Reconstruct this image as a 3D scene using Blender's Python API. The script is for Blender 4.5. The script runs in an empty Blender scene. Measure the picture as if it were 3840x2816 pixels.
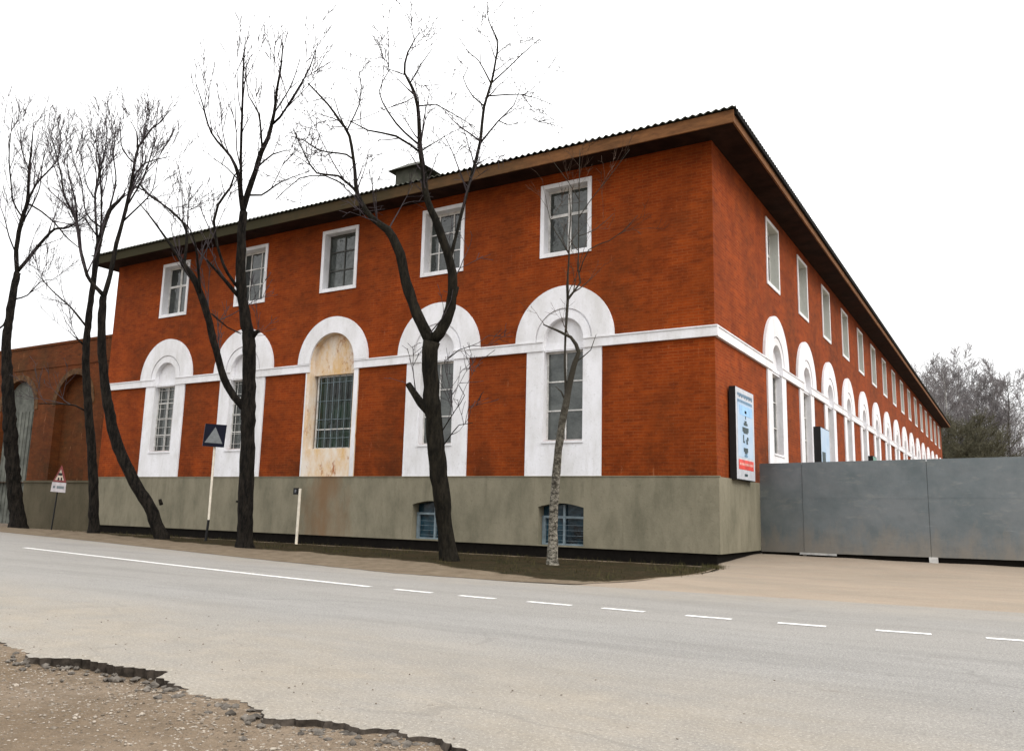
import bpy, bmesh, math, random
import numpy as np
from mathutils import Vector, Matrix
from mathutils.geometry import tessellate_polygon

S = bpy.context.scene
COL = S.collection

# ------------------------------------------------------------------ camera
YAW, PITCH, ROLL = -.5477, .1638, .0242
CAM = np.array([5.8836, -18.8437, 1.05])
FD = 3092.9136 / 1.70440                       # focal length in reference pixels (2253 wide)
_fw = np.array([math.sin(YAW)*math.cos(PITCH), math.cos(YAW)*math.cos(PITCH), math.sin(PITCH)])
_r = np.array([math.cos(YAW), -math.sin(YAW), 0.0])
_u = np.cross(_r, _fw)
RV = _r*math.cos(ROLL) + _u*math.sin(ROLL)
UV = -_r*math.sin(ROLL) + _u*math.cos(ROLL)
cam = bpy.data.cameras.new('camera')
cam.sensor_width = 36.0
cam.lens = 36.0*3092.9136/3840.0
cam.clip_start, cam.clip_end = .05, 2000
cob = bpy.data.objects.new('camera', cam)
COL.objects.link(cob)
M = Matrix(((RV[0], UV[0], -_fw[0], CAM[0]), (RV[1], UV[1], -_fw[1], CAM[1]), (RV[2], UV[2], -_fw[2], CAM[2]), (0, 0, 0, 1)))
cob.matrix_world = M
S.camera = cob

# ------------------------------------------------------------------ sky, sun, exposure
SUN_EL, SUN_AZ = math.radians(40), math.radians(104)      # azimuth clockwise from +Y
w = bpy.data.worlds.new('World')
S.world = w
w.use_nodes = True
nt = w.node_tree
nt.nodes.clear()
sky = nt.nodes.new('ShaderNodeTexSky')
sky.sky_type = 'NISHITA'
sky.sun_disc = False
sky.sun_elevation = SUN_EL
sky.sun_rotation = SUN_AZ
hs = nt.nodes.new('ShaderNodeHueSaturation')
hs.inputs['Saturation'].default_value = .25
mixc = nt.nodes.new('ShaderNodeMixRGB')
mixc.inputs[0].default_value = .88                          # overcast: thick bright cloud over the clear sky
tcs = nt.nodes.new('ShaderNodeTexCoord'); sps = nt.nodes.new('ShaderNodeSeparateXYZ')
rmp = nt.nodes.new('ShaderNodeMapRange'); rmp.inputs[1].default_value = .1; rmp.inputs[2].default_value = 1
rmp.inputs[3].default_value = 9.6; rmp.inputs[4].default_value = 27            # a thick overcast is brightest overhead
cmb = nt.nodes.new('ShaderNodeCombineXYZ')
nt.links.new(tcs.outputs['Generated'], sps.inputs[0]); nt.links.new(sps.outputs[2], rmp.inputs[0])
for i in range(3): nt.links.new(rmp.outputs[0], cmb.inputs[i])
nt.links.new(cmb.outputs[0], mixc.inputs[2])
bg = nt.nodes.new('ShaderNodeBackground')
bg.inputs[1].default_value = .1
wo = nt.nodes.new('ShaderNodeOutputWorld')
nt.links.new(sky.outputs[0], hs.inputs['Color'])
nt.links.new(hs.outputs[0], mixc.inputs[1])
nt.links.new(mixc.outputs[0], bg.inputs[0])
nt.links.new(bg.outputs[0], wo.inputs[0])
sl = bpy.data.lights.new('sun', 'SUN')
sl.energy = 1.5
sl.angle = math.radians(25)
sl.color = (1, .96, .9)
so = bpy.data.objects.new('sun', sl)
COL.objects.link(so)
sd = Vector((math.sin(SUN_AZ)*math.cos(SUN_EL), math.cos(SUN_AZ)*math.cos(SUN_EL), math.sin(SUN_EL)))
so.rotation_euler = sd.to_track_quat('Z', 'Y').to_euler()
so.location = (30, -30, 40)
S.view_settings.view_transform = 'Standard'
S.view_settings.look = 'None'
S.view_settings.gamma = 1
S.view_settings.exposure = .35

# ------------------------------------------------------------------ helpers
def ray(px, py):
    return _fw + RV*((px*1.7044-1920)/3092.9136) - UV*((py*1.7044-1408)/3092.9136)
def at_depth(px, py, d): return CAM + ray(px, py)*d
def on_z(px, py, z=0.0):
    v = ray(px, py); return CAM + v*((z-CAM[2])/v[2])
def on_y(px, py, y):
    v = ray(px, py); return CAM + v*((y-CAM[1])/v[1])
def depth_of(p): return float((np.array(p)-CAM) @ _fw)

def link(o, parent=None):
    COL.objects.link(o)
    if parent is not None: o.parent = parent
    return o
def empty(name, loc=(0, 0, 0), rz=0):
    o = bpy.data.objects.new(name, None)
    o.empty_display_size = .3
    o.location = loc
    o.rotation_euler = (0, 0, rz)
    return link(o)
def tag(o, label=None, cat=None, group=None, kind=None):
    if label: o['label'] = label
    if cat: o['category'] = cat
    if group: o['group'] = group
    if kind: o['kind'] = kind
    return o
def mesh(name, V, F, mat, parent=None, smooth=False, loc=None, rz=None, fix=True):
    me = bpy.data.meshes.new(name)
    me.from_pydata([tuple(map(float, v)) for v in V], [], F)
    if fix and len(F) < 60000:
        bm = bmesh.new(); bm.from_mesh(me)
        bmesh.ops.recalc_face_normals(bm, faces=bm.faces)
        bm.to_mesh(me); bm.free()
    if smooth: me.polygons.foreach_set('use_smooth', [True]*len(me.polygons))
    me.update()
    for m in (mat if isinstance(mat, (list, tuple)) else [mat]): me.materials.append(m)
    o = bpy.data.objects.new(name, me)
    link(o, parent)
    if loc is not None: o.location = loc
    if rz is not None: o.rotation_euler = (0, 0, rz)
    return o
class MB:
    """collects pieces of one mesh"""
    def __init__(s): s.V, s.F, s.mi = [], [], []
    def box(s, a, b, mi=0):
        n = len(s.V); (x0, y0, z0), (x1, y1, z1) = a, b
        s.V += [(x0, y0, z0), (x1, y0, z0), (x1, y1, z0), (x0, y1, z0), (x0, y0, z1), (x1, y0, z1), (x1, y1, z1), (x0, y1, z1)]
        s.F += [tuple(n+i for i in f) for f in ((0, 3, 2, 1), (4, 5, 6, 7), (0, 1, 5, 4), (1, 2, 6, 5), (2, 3, 7, 6), (3, 0, 4, 7))]
        return s
    def plate(s, outer, holes=(), d0=0.0, d1=-.1):
        """polygon with holes in x/z, thick from y=-d0 (outside) to y=-d1"""
        loops = [list(outer)] + [list(h) for h in holes]
        flat = [p for l in loops for p in l]
        tr = tessellate_polygon([[Vector((p[0], p[1], 0)) for p in l] for l in loops])
        n = len(s.V); N = len(flat)
        s.V += [(p[0], -d0, p[1]) for p in flat] + [(p[0], -d1, p[1]) for p in flat]
        for t in tr:
            s.F.append((n+t[0], n+t[1], n+t[2])); s.F.append((n+N+t[2], n+N+t[1], n+N+t[0]))
        k = 0
        for l in loops:
            L = len(l)
            for i in range(L):
                j = (i+1) % L
                s.F.append((n+k+i, n+k+j, n+N+k+j, n+N+k+i))
            k += L
        return s
    def tube(s, pts, rad, sides=6, cap=True):
        pts = [Vector(p) for p in pts]
        n0 = len(s.V); m = len(pts)
        t = (pts[1]-pts[0]).normalized()
        ref = Vector((0, 0, 1)) if abs(t.z) < .9 else Vector((1, 0, 0))
        a = t.cross(ref).normalized()
        for i, p in enumerate(pts):
            t = (pts[min(i+1, m-1)]-pts[max(i-1, 0)])
            t = t.normalized() if t.length > 1e-9 else Vector((0, 0, 1))
            a = a - t*a.dot(t)
            a = a.normalized() if a.length > 1e-6 else t.orthogonal().normalized()
            b = t.cross(a)
            r = rad[i] if hasattr(rad, '__len__') else rad
            for k in range(sides):
                an = 2*math.pi*k/sides
                q = p + (a*math.cos(an)+b*math.sin(an))*r
                s.V.append((q.x, q.y, q.z))
        for i in range(m-1):
            for k in range(sides):
                k2 = (k+1) % sides
                s.F.append((n0+i*sides+k, n0+i*sides+k2, n0+(i+1)*sides+k2, n0+(i+1)*sides+k))
        if cap:
            s.F.append(tuple(n0+k for k in range(sides))[::-1])
            s.F.append(tuple(n0+(m-1)*sides+k for k in range(sides)))
        return s
    def build(s, name, mat, parent=None, **k): return mesh(name, s.V, s.F, mat, parent, **k)
def rect(x0, z0, x1, z1): return [(x0, z0), (x1, z0), (x1, z1), (x0, z1)]
def arch(cx, zb, zs, r, n=28, inset=0):
    """round-headed outline: straight sides from zb to the springing zs, then a half circle"""
    return [(cx-r, zb), (cx+r, zb)] + [(cx+r*math.cos(math.pi*i/n), zs+r*math.sin(math.pi*i/n)) for i in range(n+1)]
def half_ring(cx, zs, r0, r1, n=28):
    return [(cx+r1*math.cos(math.pi*i/n), zs+r1*math.sin(math.pi*i/n)) for i in range(n+1)] + \
           [(cx+r0*math.cos(math.pi*i/n), zs+r0*math.sin(math.pi*i/n)) for i in range(n, -1, -1)]

# ------------------------------------------------------------------ materials
class Mat:
    def __init__(s, name, rough=.85, spec=.3, metal=0.0):
        s.m = bpy.data.materials.new(name); s.m.use_nodes = True
        s.t = s.m.node_tree; s.b = s.t.nodes['Principled BSDF']
        s.b.inputs['Roughness'].default_value = rough
        s.b.inputs['Specular IOR Level'].default_value = spec
        s.b.inputs['Metallic'].default_value = metal
        s.co = None
    def n(s, t, **k):
        x = s.t.nodes.new(t)
        for a, b in k.items(): setattr(x, a, b)
        return x
    def l(s, a, b): s.t.links.new(a, b)
    def coord(s, scale=(1, 1, 1), world=True):
        g = s.n('ShaderNodeNewGeometry')
        src = g.outputs['Position']
        if not world:
            src = s.n('ShaderNodeTexCoord').outputs['Object']
        mp = s.n('ShaderNodeMapping'); mp.inputs['Scale'].default_value = scale
        s.l(src, mp.inputs['Vector']); return mp.outputs[0]
    def noise(s, scale, detail=6, rough=.6, lo=.35, hi=.65, stretch=(1, 1, 1), world=True):
        n = s.n('ShaderNodeTexNoise'); n.inputs['Scale'].default_value = scale
        n.inputs['Detail'].default_value = detail; n.inputs['Roughness'].default_value = rough
        s.l(s.coord(stretch, world), n.inputs['Vector'])
        r = s.n('ShaderNodeMapRange'); r.inputs[1].default_value = lo; r.inputs[2].default_value = hi
        s.l(n.outputs[0], r.inputs[0]); return r.outputs[0]
    def mix(s, f, a, b, mode='MIX'):
        x = s.n('ShaderNodeMixRGB', blend_type=mode)
        for i, v in enumerate((f, a, b)):
            if isinstance(v, (int, float)): x.inputs[i].default_value = v if i == 0 else (v, v, v, 1)
            elif isinstance(v, tuple): x.inputs[i].default_value = (*v, 1)
            else: s.l(v, x.inputs[i])
        return x.outputs[0]
    def math(s, op, a, b=0.0):
        x = s.n('ShaderNodeMath', operation=op)
        for i, v in enumerate((a, b)):
            if isinstance(v, (int, float)): x.inputs[i].default_value = v
            else: s.l(v, x.inputs[i])
        return x.outputs[0]
    def col(s, c):
        if isinstance(c, tuple): s.b.inputs['Base Color'].default_value = (*c, 1)
        else: s.l(c, s.b.inputs['Base Color'])
    def bump(s, h, strength=.3, dist=.02):
        x = s.n('ShaderNodeBump'); x.inputs['Strength'].default_value = strength; x.inputs['Distance'].default_value = dist
        s.l(h, x.inputs['Height']); s.l(x.outputs[0], s.b.inputs['Normal'])
    def z(s):
        g = s.n('ShaderNodeNewGeometry'); sp = s.n('ShaderNodeSeparateXYZ'); s.l(g.outputs['Position'], sp.inputs[0]); return sp.outputs
    def ramp(s, v, a, b):
        r = s.n('ShaderNodeMapRange'); r.inputs[1].default_value = a; r.inputs[2].default_value = b
        s.l(v, r.inputs[0]); return r.outputs[0]
def plain(name, c, rough=.8, spec=.3, var=.25, sc=6.0, metal=0.0, world=True):
    m = Mat(name, rough, spec, metal)
    m.col(m.mix(m.noise(sc, world=world), tuple(x*(1-var) for x in c), tuple(x*(1+var) for x in c)))
    return m.m

def brick_mat(name, c1, c2, mortar, dirty):
    m = Mat(name, .9, .15)
    p = m.z()
    u = m.math('ADD', p[0], p[1])
    cb = m.n('ShaderNodeCombineXYZ'); m.l(u, cb.inputs[0]); m.l(p[2], cb.inputs[1])
    b = m.n('ShaderNodeTexBrick'); m.l(cb.outputs[0], b.inputs['Vector'])
    b.inputs['Scale'].default_value = 1; b.inputs['Brick Width'].default_value = .26; b.inputs['Row Height'].default_value = .077
    b.inputs['Mortar Size'].default_value = .0085; b.inputs['Mortar Smooth'].default_value = .3; b.inputs['Bias'].default_value = -.1
    b.inputs['Color1'].default_value = (*c1, 1); b.inputs['Color2'].default_value = (*c2, 1); b.inputs['Mortar'].default_value = (*mortar, 1)
    c = m.mix(m.math('MULTIPLY', m.noise(.28, 6, .68, .40, .62), .75), b.outputs[0], dirty)
    c = m.mix(m.math('MULTIPLY', m.noise(1.1, 8, .75, .43, .66, (1, 1, .45)), .75), c, tuple(x*.45 for x in c1))
    c = m.mix(m.math('MULTIPLY', m.noise(1.5, 7, .75, .42, .66, (1, 1, 2.2)), .4), c, (c1[0]*1.3, c1[1]*1.6, c1[2]*2))
    c = m.mix(m.math('MULTIPLY', m.noise(2.6, 8, .8, .52, .68, (1, 1, 2.5)), .6), c, tuple(x*.4 for x in c2))
    # soot and damp under the string course and along the foot of the wall, pale salts in runs and crumbs
    z = p[2]
    damp = m.math('MULTIPLY', m.ramp(z, 3.3, 1.9), m.noise(1.3, 7, .75, .42, .62, (1, 1, .7)))
    c = m.mix(m.math('MULTIPLY', damp, .6), c, tuple(x*.5 for x in dirty))
    c = m.mix(m.math('MULTIPLY', m.noise(2.4, 8, .8, .61, .70, (1.5, 1.5, .35)), .55), c, (.36, .15, .07))
    c = m.mix(m.math('MULTIPLY', m.noise(7, 6, .75, .64, .70, (1, 1, 2)), .55), c, (.40, .19, .10))
    m.col(c); m.bump(b.outputs['Fac'], -.35, .012)
    return m.m
BRICK = brick_mat('red_brick', (.25, .038, .003), (.155, .021, .002), (.24, .068, .016), (.070, .019, .004))
OLDBRICK = brick_mat('old_brick', (.13, .029, .005), (.075, .019, .004), (.10, .036, .014), (.045, .024, .008))

def plaster(name, c, stain, amt=.5, rust=None):
    m = Mat(name, .8, .25)
    a = m.noise(1.4, 7, .7, .4, .7, (1, 1, .5))
    x = m.mix(m.math('MULTIPLY', a, amt), c, stain)
    x = m.mix(m.math('MULTIPLY', m.noise(14, 5, .7, .58, .72), amt*.7), x, tuple(v*.6 for v in stain))
    x = m.mix(m.math('MULTIPLY', m.noise(5, 6, .7, .55, .7, (1, 1, .15)), amt*.6), x, stain)
    if rust:
        px_ = m.z()
        dx = m.math('ABSOLUTE', m.math('ADD', px_[0], -rust))
        dx = m.math('ADD', dx, m.math('MULTIPLY', m.noise(1.9, 6, .7, .2, .8, (1, 1, .35)), 1.6))
        x = m.mix(m.math('MULTIPLY', m.ramp(dx, 1.75, .75), .75), x, (.17, .092, .042))
    m.col(x); m.bump(m.noise(20, 4), .15, .01)
    return m.m
WHITE = plaster('white_paint', (.72, .72, .75), (.46, .45, .43), .6)
CEMENT = plaster('cement_render', (.20, .18, .128), (.105, .098, .066), .85, -12.1)
OLDCEMENT = plaster('old_cement', (.085, .07, .042), (.045, .038, .02), .9)
SHADEREVEAL = plaster('shaded_reveal', (.54, .55, .51), (.36, .37, .34), .5)  # shade of the deep side window recesses, put into a grey colour
RUST = Mat('rusty_plaster', .85, .2)
_a = RUST.noise(1.7, 7, .7, .38, .62, (1, 1, .4))
_c = RUST.mix(_a, (.66, .60, .53), (.58, .38, .18))
_c = RUST.mix(RUST.noise(3.3, 7, .75, .56, .68, (1, 1, .5)), _c, (.30, .095, .02))
_c = RUST.mix(RUST.math('MULTIPLY', RUST.noise(9, 5, .7, .55, .7), .6), _c, (.62, .58, .54))
RUST.col(_c); RUST = RUST.m
TAR = plain('tar', (.006, .005, .004), .95, .1)
WOODFASCIA = Mat('fascia_boards', .85, .15)
_c = WOODFASCIA.mix(WOODFASCIA.noise(2.2, 6, .7, .35, .65, (1, 1, 4)), (.19, .085, .033), (.10, .045, .019))
_x = WOODFASCIA.math('ADD', WOODFASCIA.z()[0], WOODFASCIA.math('MULTIPLY', WOODFASCIA.noise(.5, 4), 4.0))
WOODFASCIA.col(WOODFASCIA.mix(WOODFASCIA.ramp(_x, 0, -11), _c, (.030, .026, .012))); WOODFASCIA = WOODFASCIA.m   # older mossy boards towards the left
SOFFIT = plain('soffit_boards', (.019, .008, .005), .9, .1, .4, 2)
SLATE = Mat('roof_slate', .8, .25)
SLATE.col(SLATE.mix(SLATE.noise(2.5, 6), (.028, .03, .02), (.06, .06, .045))); SLATE = SLATE.m
FRAME = plain('frame_paint', (.52, .51, .49), .6, .35, .25, 5)
DARKFRAME = plain('dark_frame', (.05, .05, .045), .6, .3)
GREYFRAME = plain('grey_blue_frame', (.16, .205, .23), .6, .35)
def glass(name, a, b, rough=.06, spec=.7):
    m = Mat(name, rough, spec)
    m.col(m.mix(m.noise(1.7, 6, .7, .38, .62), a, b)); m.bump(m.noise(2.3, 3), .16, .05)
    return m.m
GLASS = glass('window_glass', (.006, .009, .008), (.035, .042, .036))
GLASSGREY = glass('grey_window_glass', (.022, .028, .025), (.07, .078, .072), .10)
GLASSGREEN = glass('green_window_glass', (.003, .004, .003), (.006, .022, .010), .1, .4)
GLASSBLUE = glass('blue_window_glass', (.004, .006, .008), (.014, .045, .065), .2, .3)

# ------------------------------------------------------------------ dimensions (metres, ground at 0)
ZB, ZP, ZS = .215, 1.965, 5.40            # plinth foot, plinth top, string course / arch springing
WB, WT = 7.86, 9.93                       # upper window surround
ZE, ZR = 10.22, 10.60                     # soffit, roof edge
LF, LR = 23.95, 71.2                      # front and side lengths
OV = .78
FRONT = [(-4.03-4.08*i) for i in range(5)]
SIDE = [5.84+4.137*i for i in range(16)]
PIL, GW, GB = 2.2, 1.17, 2.88             # pilaster width, glass width, glass bottom
ROUT = 1.45

# ------------------------------------------------------------------ the factory
fac = tag(empty('factory_building', (0, 0, 0)), 'long two-storey red brick building with white arched windows on a grey cement plinth', 'building')
UW, UH = 1.54, WT-WB
BORD = .095
def upper_hole(u): return rect(u-UW/2+BORD-.01, WB+BORD-.01, u+UW/2-BORD+.01, WT-BORD+.01)
def arch_hole(u, r): return arch(u, ZP+.05, ZS, r+.012)
def niche_r(i, front): return .93 if (front and i == 2) else GW/2
# walls
b = MB(); b.plate(rect(-LF, ZP, 0, ZE+.02), [upper_hole(u) for u in FRONT] + [[(x, z) for x, z in arch(u, GB+.02 if i != 2 else 2.83, ZS+.15, niche_r(i, True)+.008)] for i, u in enumerate(FRONT)], 0, -.5)
b.build('wall', BRICK, fac)
b = MB(); b.plate(rect(.5, ZP, LR, ZE+.02), [upper_hole(u) for u in SIDE] + [arch(u, GB+.02, ZS+.15, GW/2+.008) for u in SIDE], 0, -.5)
b.build('wall', BRICK, fac, rz=math.pi/2)
b = MB(); b.box((-LF, .5, ZP), (-LF+.5, LR, ZE+.02)); b.box((-LF+.5, LR-.5, ZP), (-.5, LR, ZE+.02))
b.build('wall', BRICK, fac)
# plinth
BW = [(-4.03, 1.30), (-8.11, 1.30)]
def seg_open(u, wd, z0, z1, rise=.10, n=10):
    h = wd/2
    return [(u-h, z0), (u+h, z0)] + [(u+h-wd*i/n, z1-rise+rise*math.sin(math.pi*i/n)) for i in range(n+1)]
b = MB(); b.plate(rect(-LF, ZB, .07, ZP), [seg_open(u, wd, .245, 1.30) for u, wd in BW], .07, -.5)
b.build('plinth', CEMENT, fac)
b = MB(); b.plate(rect(.5, ZB, LR, ZP), [], .07, -.5); b.build('plinth', CEMENT, fac, rz=math.pi/2)
# thin drip ledge on the plinth
b = MB(); b.box((-LF, -.085, ZP), (.085, .0, ZP+.022)); b.build('plinth_ledge', CEMENT, fac)
b = MB(); b.box((-LF, -.02, -.5), (-.02, .45, ZB)); b.box((-.47, .45, -.5), (-.02, LR, ZB)); b.build('foundation', TAR, fac)
# string course, interrupted at each niche
def string_course(us, x0, x1, rz, name='string_course', radii=None):
    edges = []
    x = x0
    for i, u in sorted(enumerate(us), key=lambda q: q[1]):
        r = radii[i] if radii else GW/2
        edges.append((x, u-r-.0)); x = u+r+.0
    edges.append((x, x1))
    for a, c in edges:
        b = MB(); pr = [(0, -.12), (-.075, -.12), (-.075, .11), (-.095, .11), (-.095, .145), (0, .145)]
        b.V = [(e, y, ZS+z) for e in (a, c) for y, z in pr]
        b.F = [(0, 1, 2, 3, 4, 5), (11, 10, 9, 8, 7, 6)] + [(i, (i+1) % 6, 6+(i+1) % 6, 6+i) for i in range(6)]
        b.build(name, WHITE, fac, rz=rz)
string_course(FRONT, -LF, .095, 0, radii=[niche_r(i, True) for i in range(5)])
string_course(SIDE, 0, LR, math.pi/2)

# arched bay: surround + archivolt (part) > sash, pane, grille (sub-parts)
def arched_bay(u, rz, kind='plain'):
    r = .93 if kind == 'rusty' else GW/2
    gb = 2.83 if kind == 'rusty' else GB
    b = MB()
    # flat panel with the round-headed opening
    if kind != 'rusty':
        b.plate(rect(-PIL/2, ZP+.022, PIL/2, ZS-.12), [rect(-r, gb, r, ZS-.12-1e-3)], .045, .001)
    else:
        b.box((-PIL/2, -.045, ZP+.022), (-r, -.001, ZS-.12)); b.box((r, -.045, ZP+.022), (PIL/2, -.001, ZS-.12)); b.box((-r, -.045, ZP+.022), (r, -.001, gb))
    if kind != 'rusty':
        b.plate(half_ring(0, ZS+.15, .84, ROUT), [], .075, .001)
        b.plate(half_ring(0, ZS+.15, .80, .84), [], .035, .001)
        b.plate(half_ring(0, ZS+.15, r, .80), [], .06, .001)
        nf = len(b.F)
        b.plate([(-r, ZS), (-r, gb), (r, gb), (r, ZS)] + [(r*math.cos(math.pi*i/24), ZS+.15*(1 if 0 < i < 24 else 1)+r*math.sin(math.pi*i/24)) for i in range(25)],
                [[(-r+.012, ZS), (-r+.012, gb+.012), (r-.012, gb+.012), (r-.012, ZS)] + [((r-.012)*math.cos(math.pi*i/24), ZS+.15+(r-.012)*math.sin(math.pi*i/24)) for i in range(25)]], .04, -.26)
        # blind head
        b.plate([(-r+.012, ZS-.14), (r-.012, ZS-.14)] + [((r-.012)*math.cos(math.pi*i/24), ZS+.15+(r-.012)*math.sin(math.pi*i/24)) for i in range(25)], [], -.10, -.20)
        b.box((-r+.012, .03, ZS-.14), (r-.012, .10, ZS+.02))
        b.box((-r-.02, -.07, gb-.05), (r+.02, .30, gb))
        o = b.build('arched_window', [WHITE, SHADEREVEAL], fac, loc=(u, 0, 0) if rz == 0 else (0, u, 0), rz=rz)
    else:
        o = b.build('arched_window', RUST, fac, loc=(u, 0, 0), rz=rz)
        o['label'] = 'rust-stained arched window with a barred dark opening'
        c = MB()
        c.plate([(-r, ZS), (-r, gb), (r, gb), (r, ZS)] + [(r*math.cos(math.pi*i/24), ZS+.15+r*math.sin(math.pi*i/24)) for i in range(25)],
                [[(-r+.015, ZS), (-r+.015, gb+.012), (r-.015, gb+.012), (r-.015, ZS)] + [((r-.015)*math.cos(math.pi*i/24), ZS+.15+(r-.015)*math.sin(math.pi*i/24)) for i in range(25)]], .04, -.36)
        c.plate([(-r+.015, ZS-.22), (r-.015, ZS-.22)] + [((r-.015)*math.cos(math.pi*i/24), ZS+.15+(r-.015)*math.sin(math.pi*i/24)) for i in range(25)], [], -.14, -.30)
        c.build('niche', RUST, o)
        c = MB(); c.plate(half_ring(0, ZS+.15, r, ROUT), [], .10, .001); c.build('archivolt', WHITE, o)
        for xa, xb in ((-PIL/2-.004, -PIL/2+.05), (PIL/2-.16, PIL/2+.004)):
            c = MB(); c.box((xa, -.049, ZP+.03), (xb, -.046, ZS-.13)); c.build('edge_strip', WHITE, o)
    # sash
    top = ZS-.14 if kind != 'rusty' else ZS-.22
    x1 = r-.014 if kind != 'rusty' else r-.1
    z0, z1 = gb+.012, top
    cols, rows = dict(plain=(2, 3), grid=(2, 4), rusty=(5, 4))[kind]
    s = MB(); fr = .045 if kind != 'rusty' else .05
    holes = []
    bw = .035
    W = (2*x1-2*fr-(cols-1)*bw)/cols; H = (z1-z0-2*fr-(rows-1)*bw)/rows
    if kind == 'rusty':
        holes.append(rect(-x1+fr, z0+fr, x1-fr, z0+fr+H*1.05)); holes.append(rect(-x1+fr, z0+fr+H*1.05+bw, x1-fr, z1-fr))
    else:
        for i in range(cols):
            for j in range(rows):
                a = -x1+fr+i*(W+bw); c0 = z0+fr+j*(H+bw)
                holes.append(rect(a, c0, a+W, c0+H))
    s.plate(rect(-x1, z0, x1, z1), holes, -.14 if kind != 'rusty' else -.24, -.20 if kind != 'rusty' else -.30)
    s.build('sash', FRAME, o)
    p = MB(); dp = .168 if kind != 'rusty' else .268
    p.box((-x1+.01, dp, z0+.01), (x1-.01, dp+.012, z1-.01))
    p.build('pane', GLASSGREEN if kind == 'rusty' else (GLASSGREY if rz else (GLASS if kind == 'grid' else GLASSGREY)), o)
    if kind in ('rusty', 'grid'):
        g = MB(); nv, nh = (6, 4) if kind == 'rusty' else (3, 7)
        for i in range(nv):
            x = -x1+fr+(2*x1-2*fr)*(i+.5)/nv
            g.box((x-.006, dp-.068, z0+.02), (x+.006, dp-.054, z1-.02))
        for j in range(nh):
            z = z0+(z1-z0)*(j+.6)/nh
            g.box((-x1+.02, dp-.054, z-.006), (x1-.02, dp-.042, z+.006))
        g.build('grille', GREYFRAME if kind == 'rusty' else FRAME, o)
    return o
def copy_tree(o, loc, parent=None):
    c = o.copy(); COL.objects.link(c); c.parent = parent if parent is not None else o.parent
    if loc is not None: c.location = loc
    for ch in list(o.children): copy_tree(ch, None, c)
    return c
proto = arched_bay(FRONT[0], 0, 'plain')
copy_tree(proto, (FRONT[1], 0, 0))
arched_bay(FRONT[2], 0, 'rusty')
gp = arched_bay(FRONT[3], 0, 'grid')
copy_tree(gp, (FRONT[4], 0, 0))
proto = arched_bay(SIDE[0], math.pi/2, 'plain')
for u in SIDE[1:]: copy_tree(proto, (0, u, 0))

# upper windows: surround (part) > sash, pane
def upper_window(u, rz, kind):
    b = MB(); h = UW/2
    inn = rect(-h+BORD, WB+BORD, h-BORD, WT-BORD)
    lin = rect(-h+BORD+.02, WB+BORD+.02, h-BORD-.02, WT-BORD-.02)
    b.plate(rect(-h, WB, h, WT), [inn], .03, .001)
    nf = len(b.F); b.plate(inn, [lin], .028, -.36)
    o = b.build('window', [WHITE, SHADEREVEAL], fac, loc=(u, 0, 0) if rz == 0 else (0, u, 0), rz=rz)
    if rz:
        for q in list(o.data.polygons)[nf:]: q.material_index = 1
    x0, z0, x1, z1 = lin[0][0], lin[0][1], lin[2][0], lin[2][1]
    zt = z0+(z1-z0)*.60
    s = MB(); f = .055; mid = .05
    if kind == 'tee':
        holes = [rect(x0+f, z0+f, -mid, zt-.04), rect(mid, z0+f, x1-f, zt-.04), rect(x0+f, zt+.04, -mid, z1-f), rect(mid, zt+.04, x1-f, z1-f)]
    elif kind == 'six':
        zz = [z0+f, z0+f+(z1-z0-2*f)*.34, z0+f+(z1-z0-2*f)*.67, z1-f]
        holes = [rect(a+.018, zz[k]+.018, c-.018, zz[k+1]-.018) for a, c in ((x0+f-.018, -.3), (-.3, .22), (.22, x1-f+.018)) for k in range(3)]
    else:
        zz = [z0+f, z0+f+(z1-z0-2*f)*.34, z0+f+(z1-z0-2*f)*.70, z1-f]
        holes = [rect(a+.02, zz[k]+.02, c-.02, zz[k+1]-.02) for a, c in ((x0+f-.02, 0), (0, x1-f+.02)) for k in range(3)]
    s.plate(rect(x0, z0, x1, z1), holes, -.23, -.29)
    s.build('sash', DARKFRAME if kind == 'dark' else FRAME, o)
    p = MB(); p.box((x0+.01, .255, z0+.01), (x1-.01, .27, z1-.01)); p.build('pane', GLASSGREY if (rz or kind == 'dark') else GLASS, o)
    return o
up = upper_window(FRONT[0], 0, 'tee')
upper_window(FRONT[1], 0, 'six')
upper_window(FRONT[2], 0, 'dark')
upper_window(FRONT[3], 0, 'six')
copy_tree(up, (FRONT[4], 0, 0))
up = upper_window(SIDE[0], math.pi/2, 'tee')
for u in SIDE[1:]: copy_tree(up, (0, u, 0))

# cellar windows in the plinth
for u, wd in BW:
    h = wd/2-.01
    b = MB(); b.plate([(u-h, .25), (u+h, .25), (u+h, .98), (u-h, .98)], [rect(u-h+.09, .29, u-.03, .92), rect(u+.03, .29, u+h-.05, .92)], -.14, -.20)
    b.box((u-.03, .14, .98), (u+.03, .19, 1.27))
    o = b.build('cellar_window', GREYFRAME, fac)
    b = MB(); b.box((u-h, .215, .25), (u+h, .23, 1.32)); b.build('pane', GLASSBLUE, o)
    b = MB()
    for k in range(4): b.box((u-h+.06, .10, .36+.13*k), (u+h-.03, .106, .366+.13*k))
    b.build('bars', GREYFRAME, o)

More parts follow.
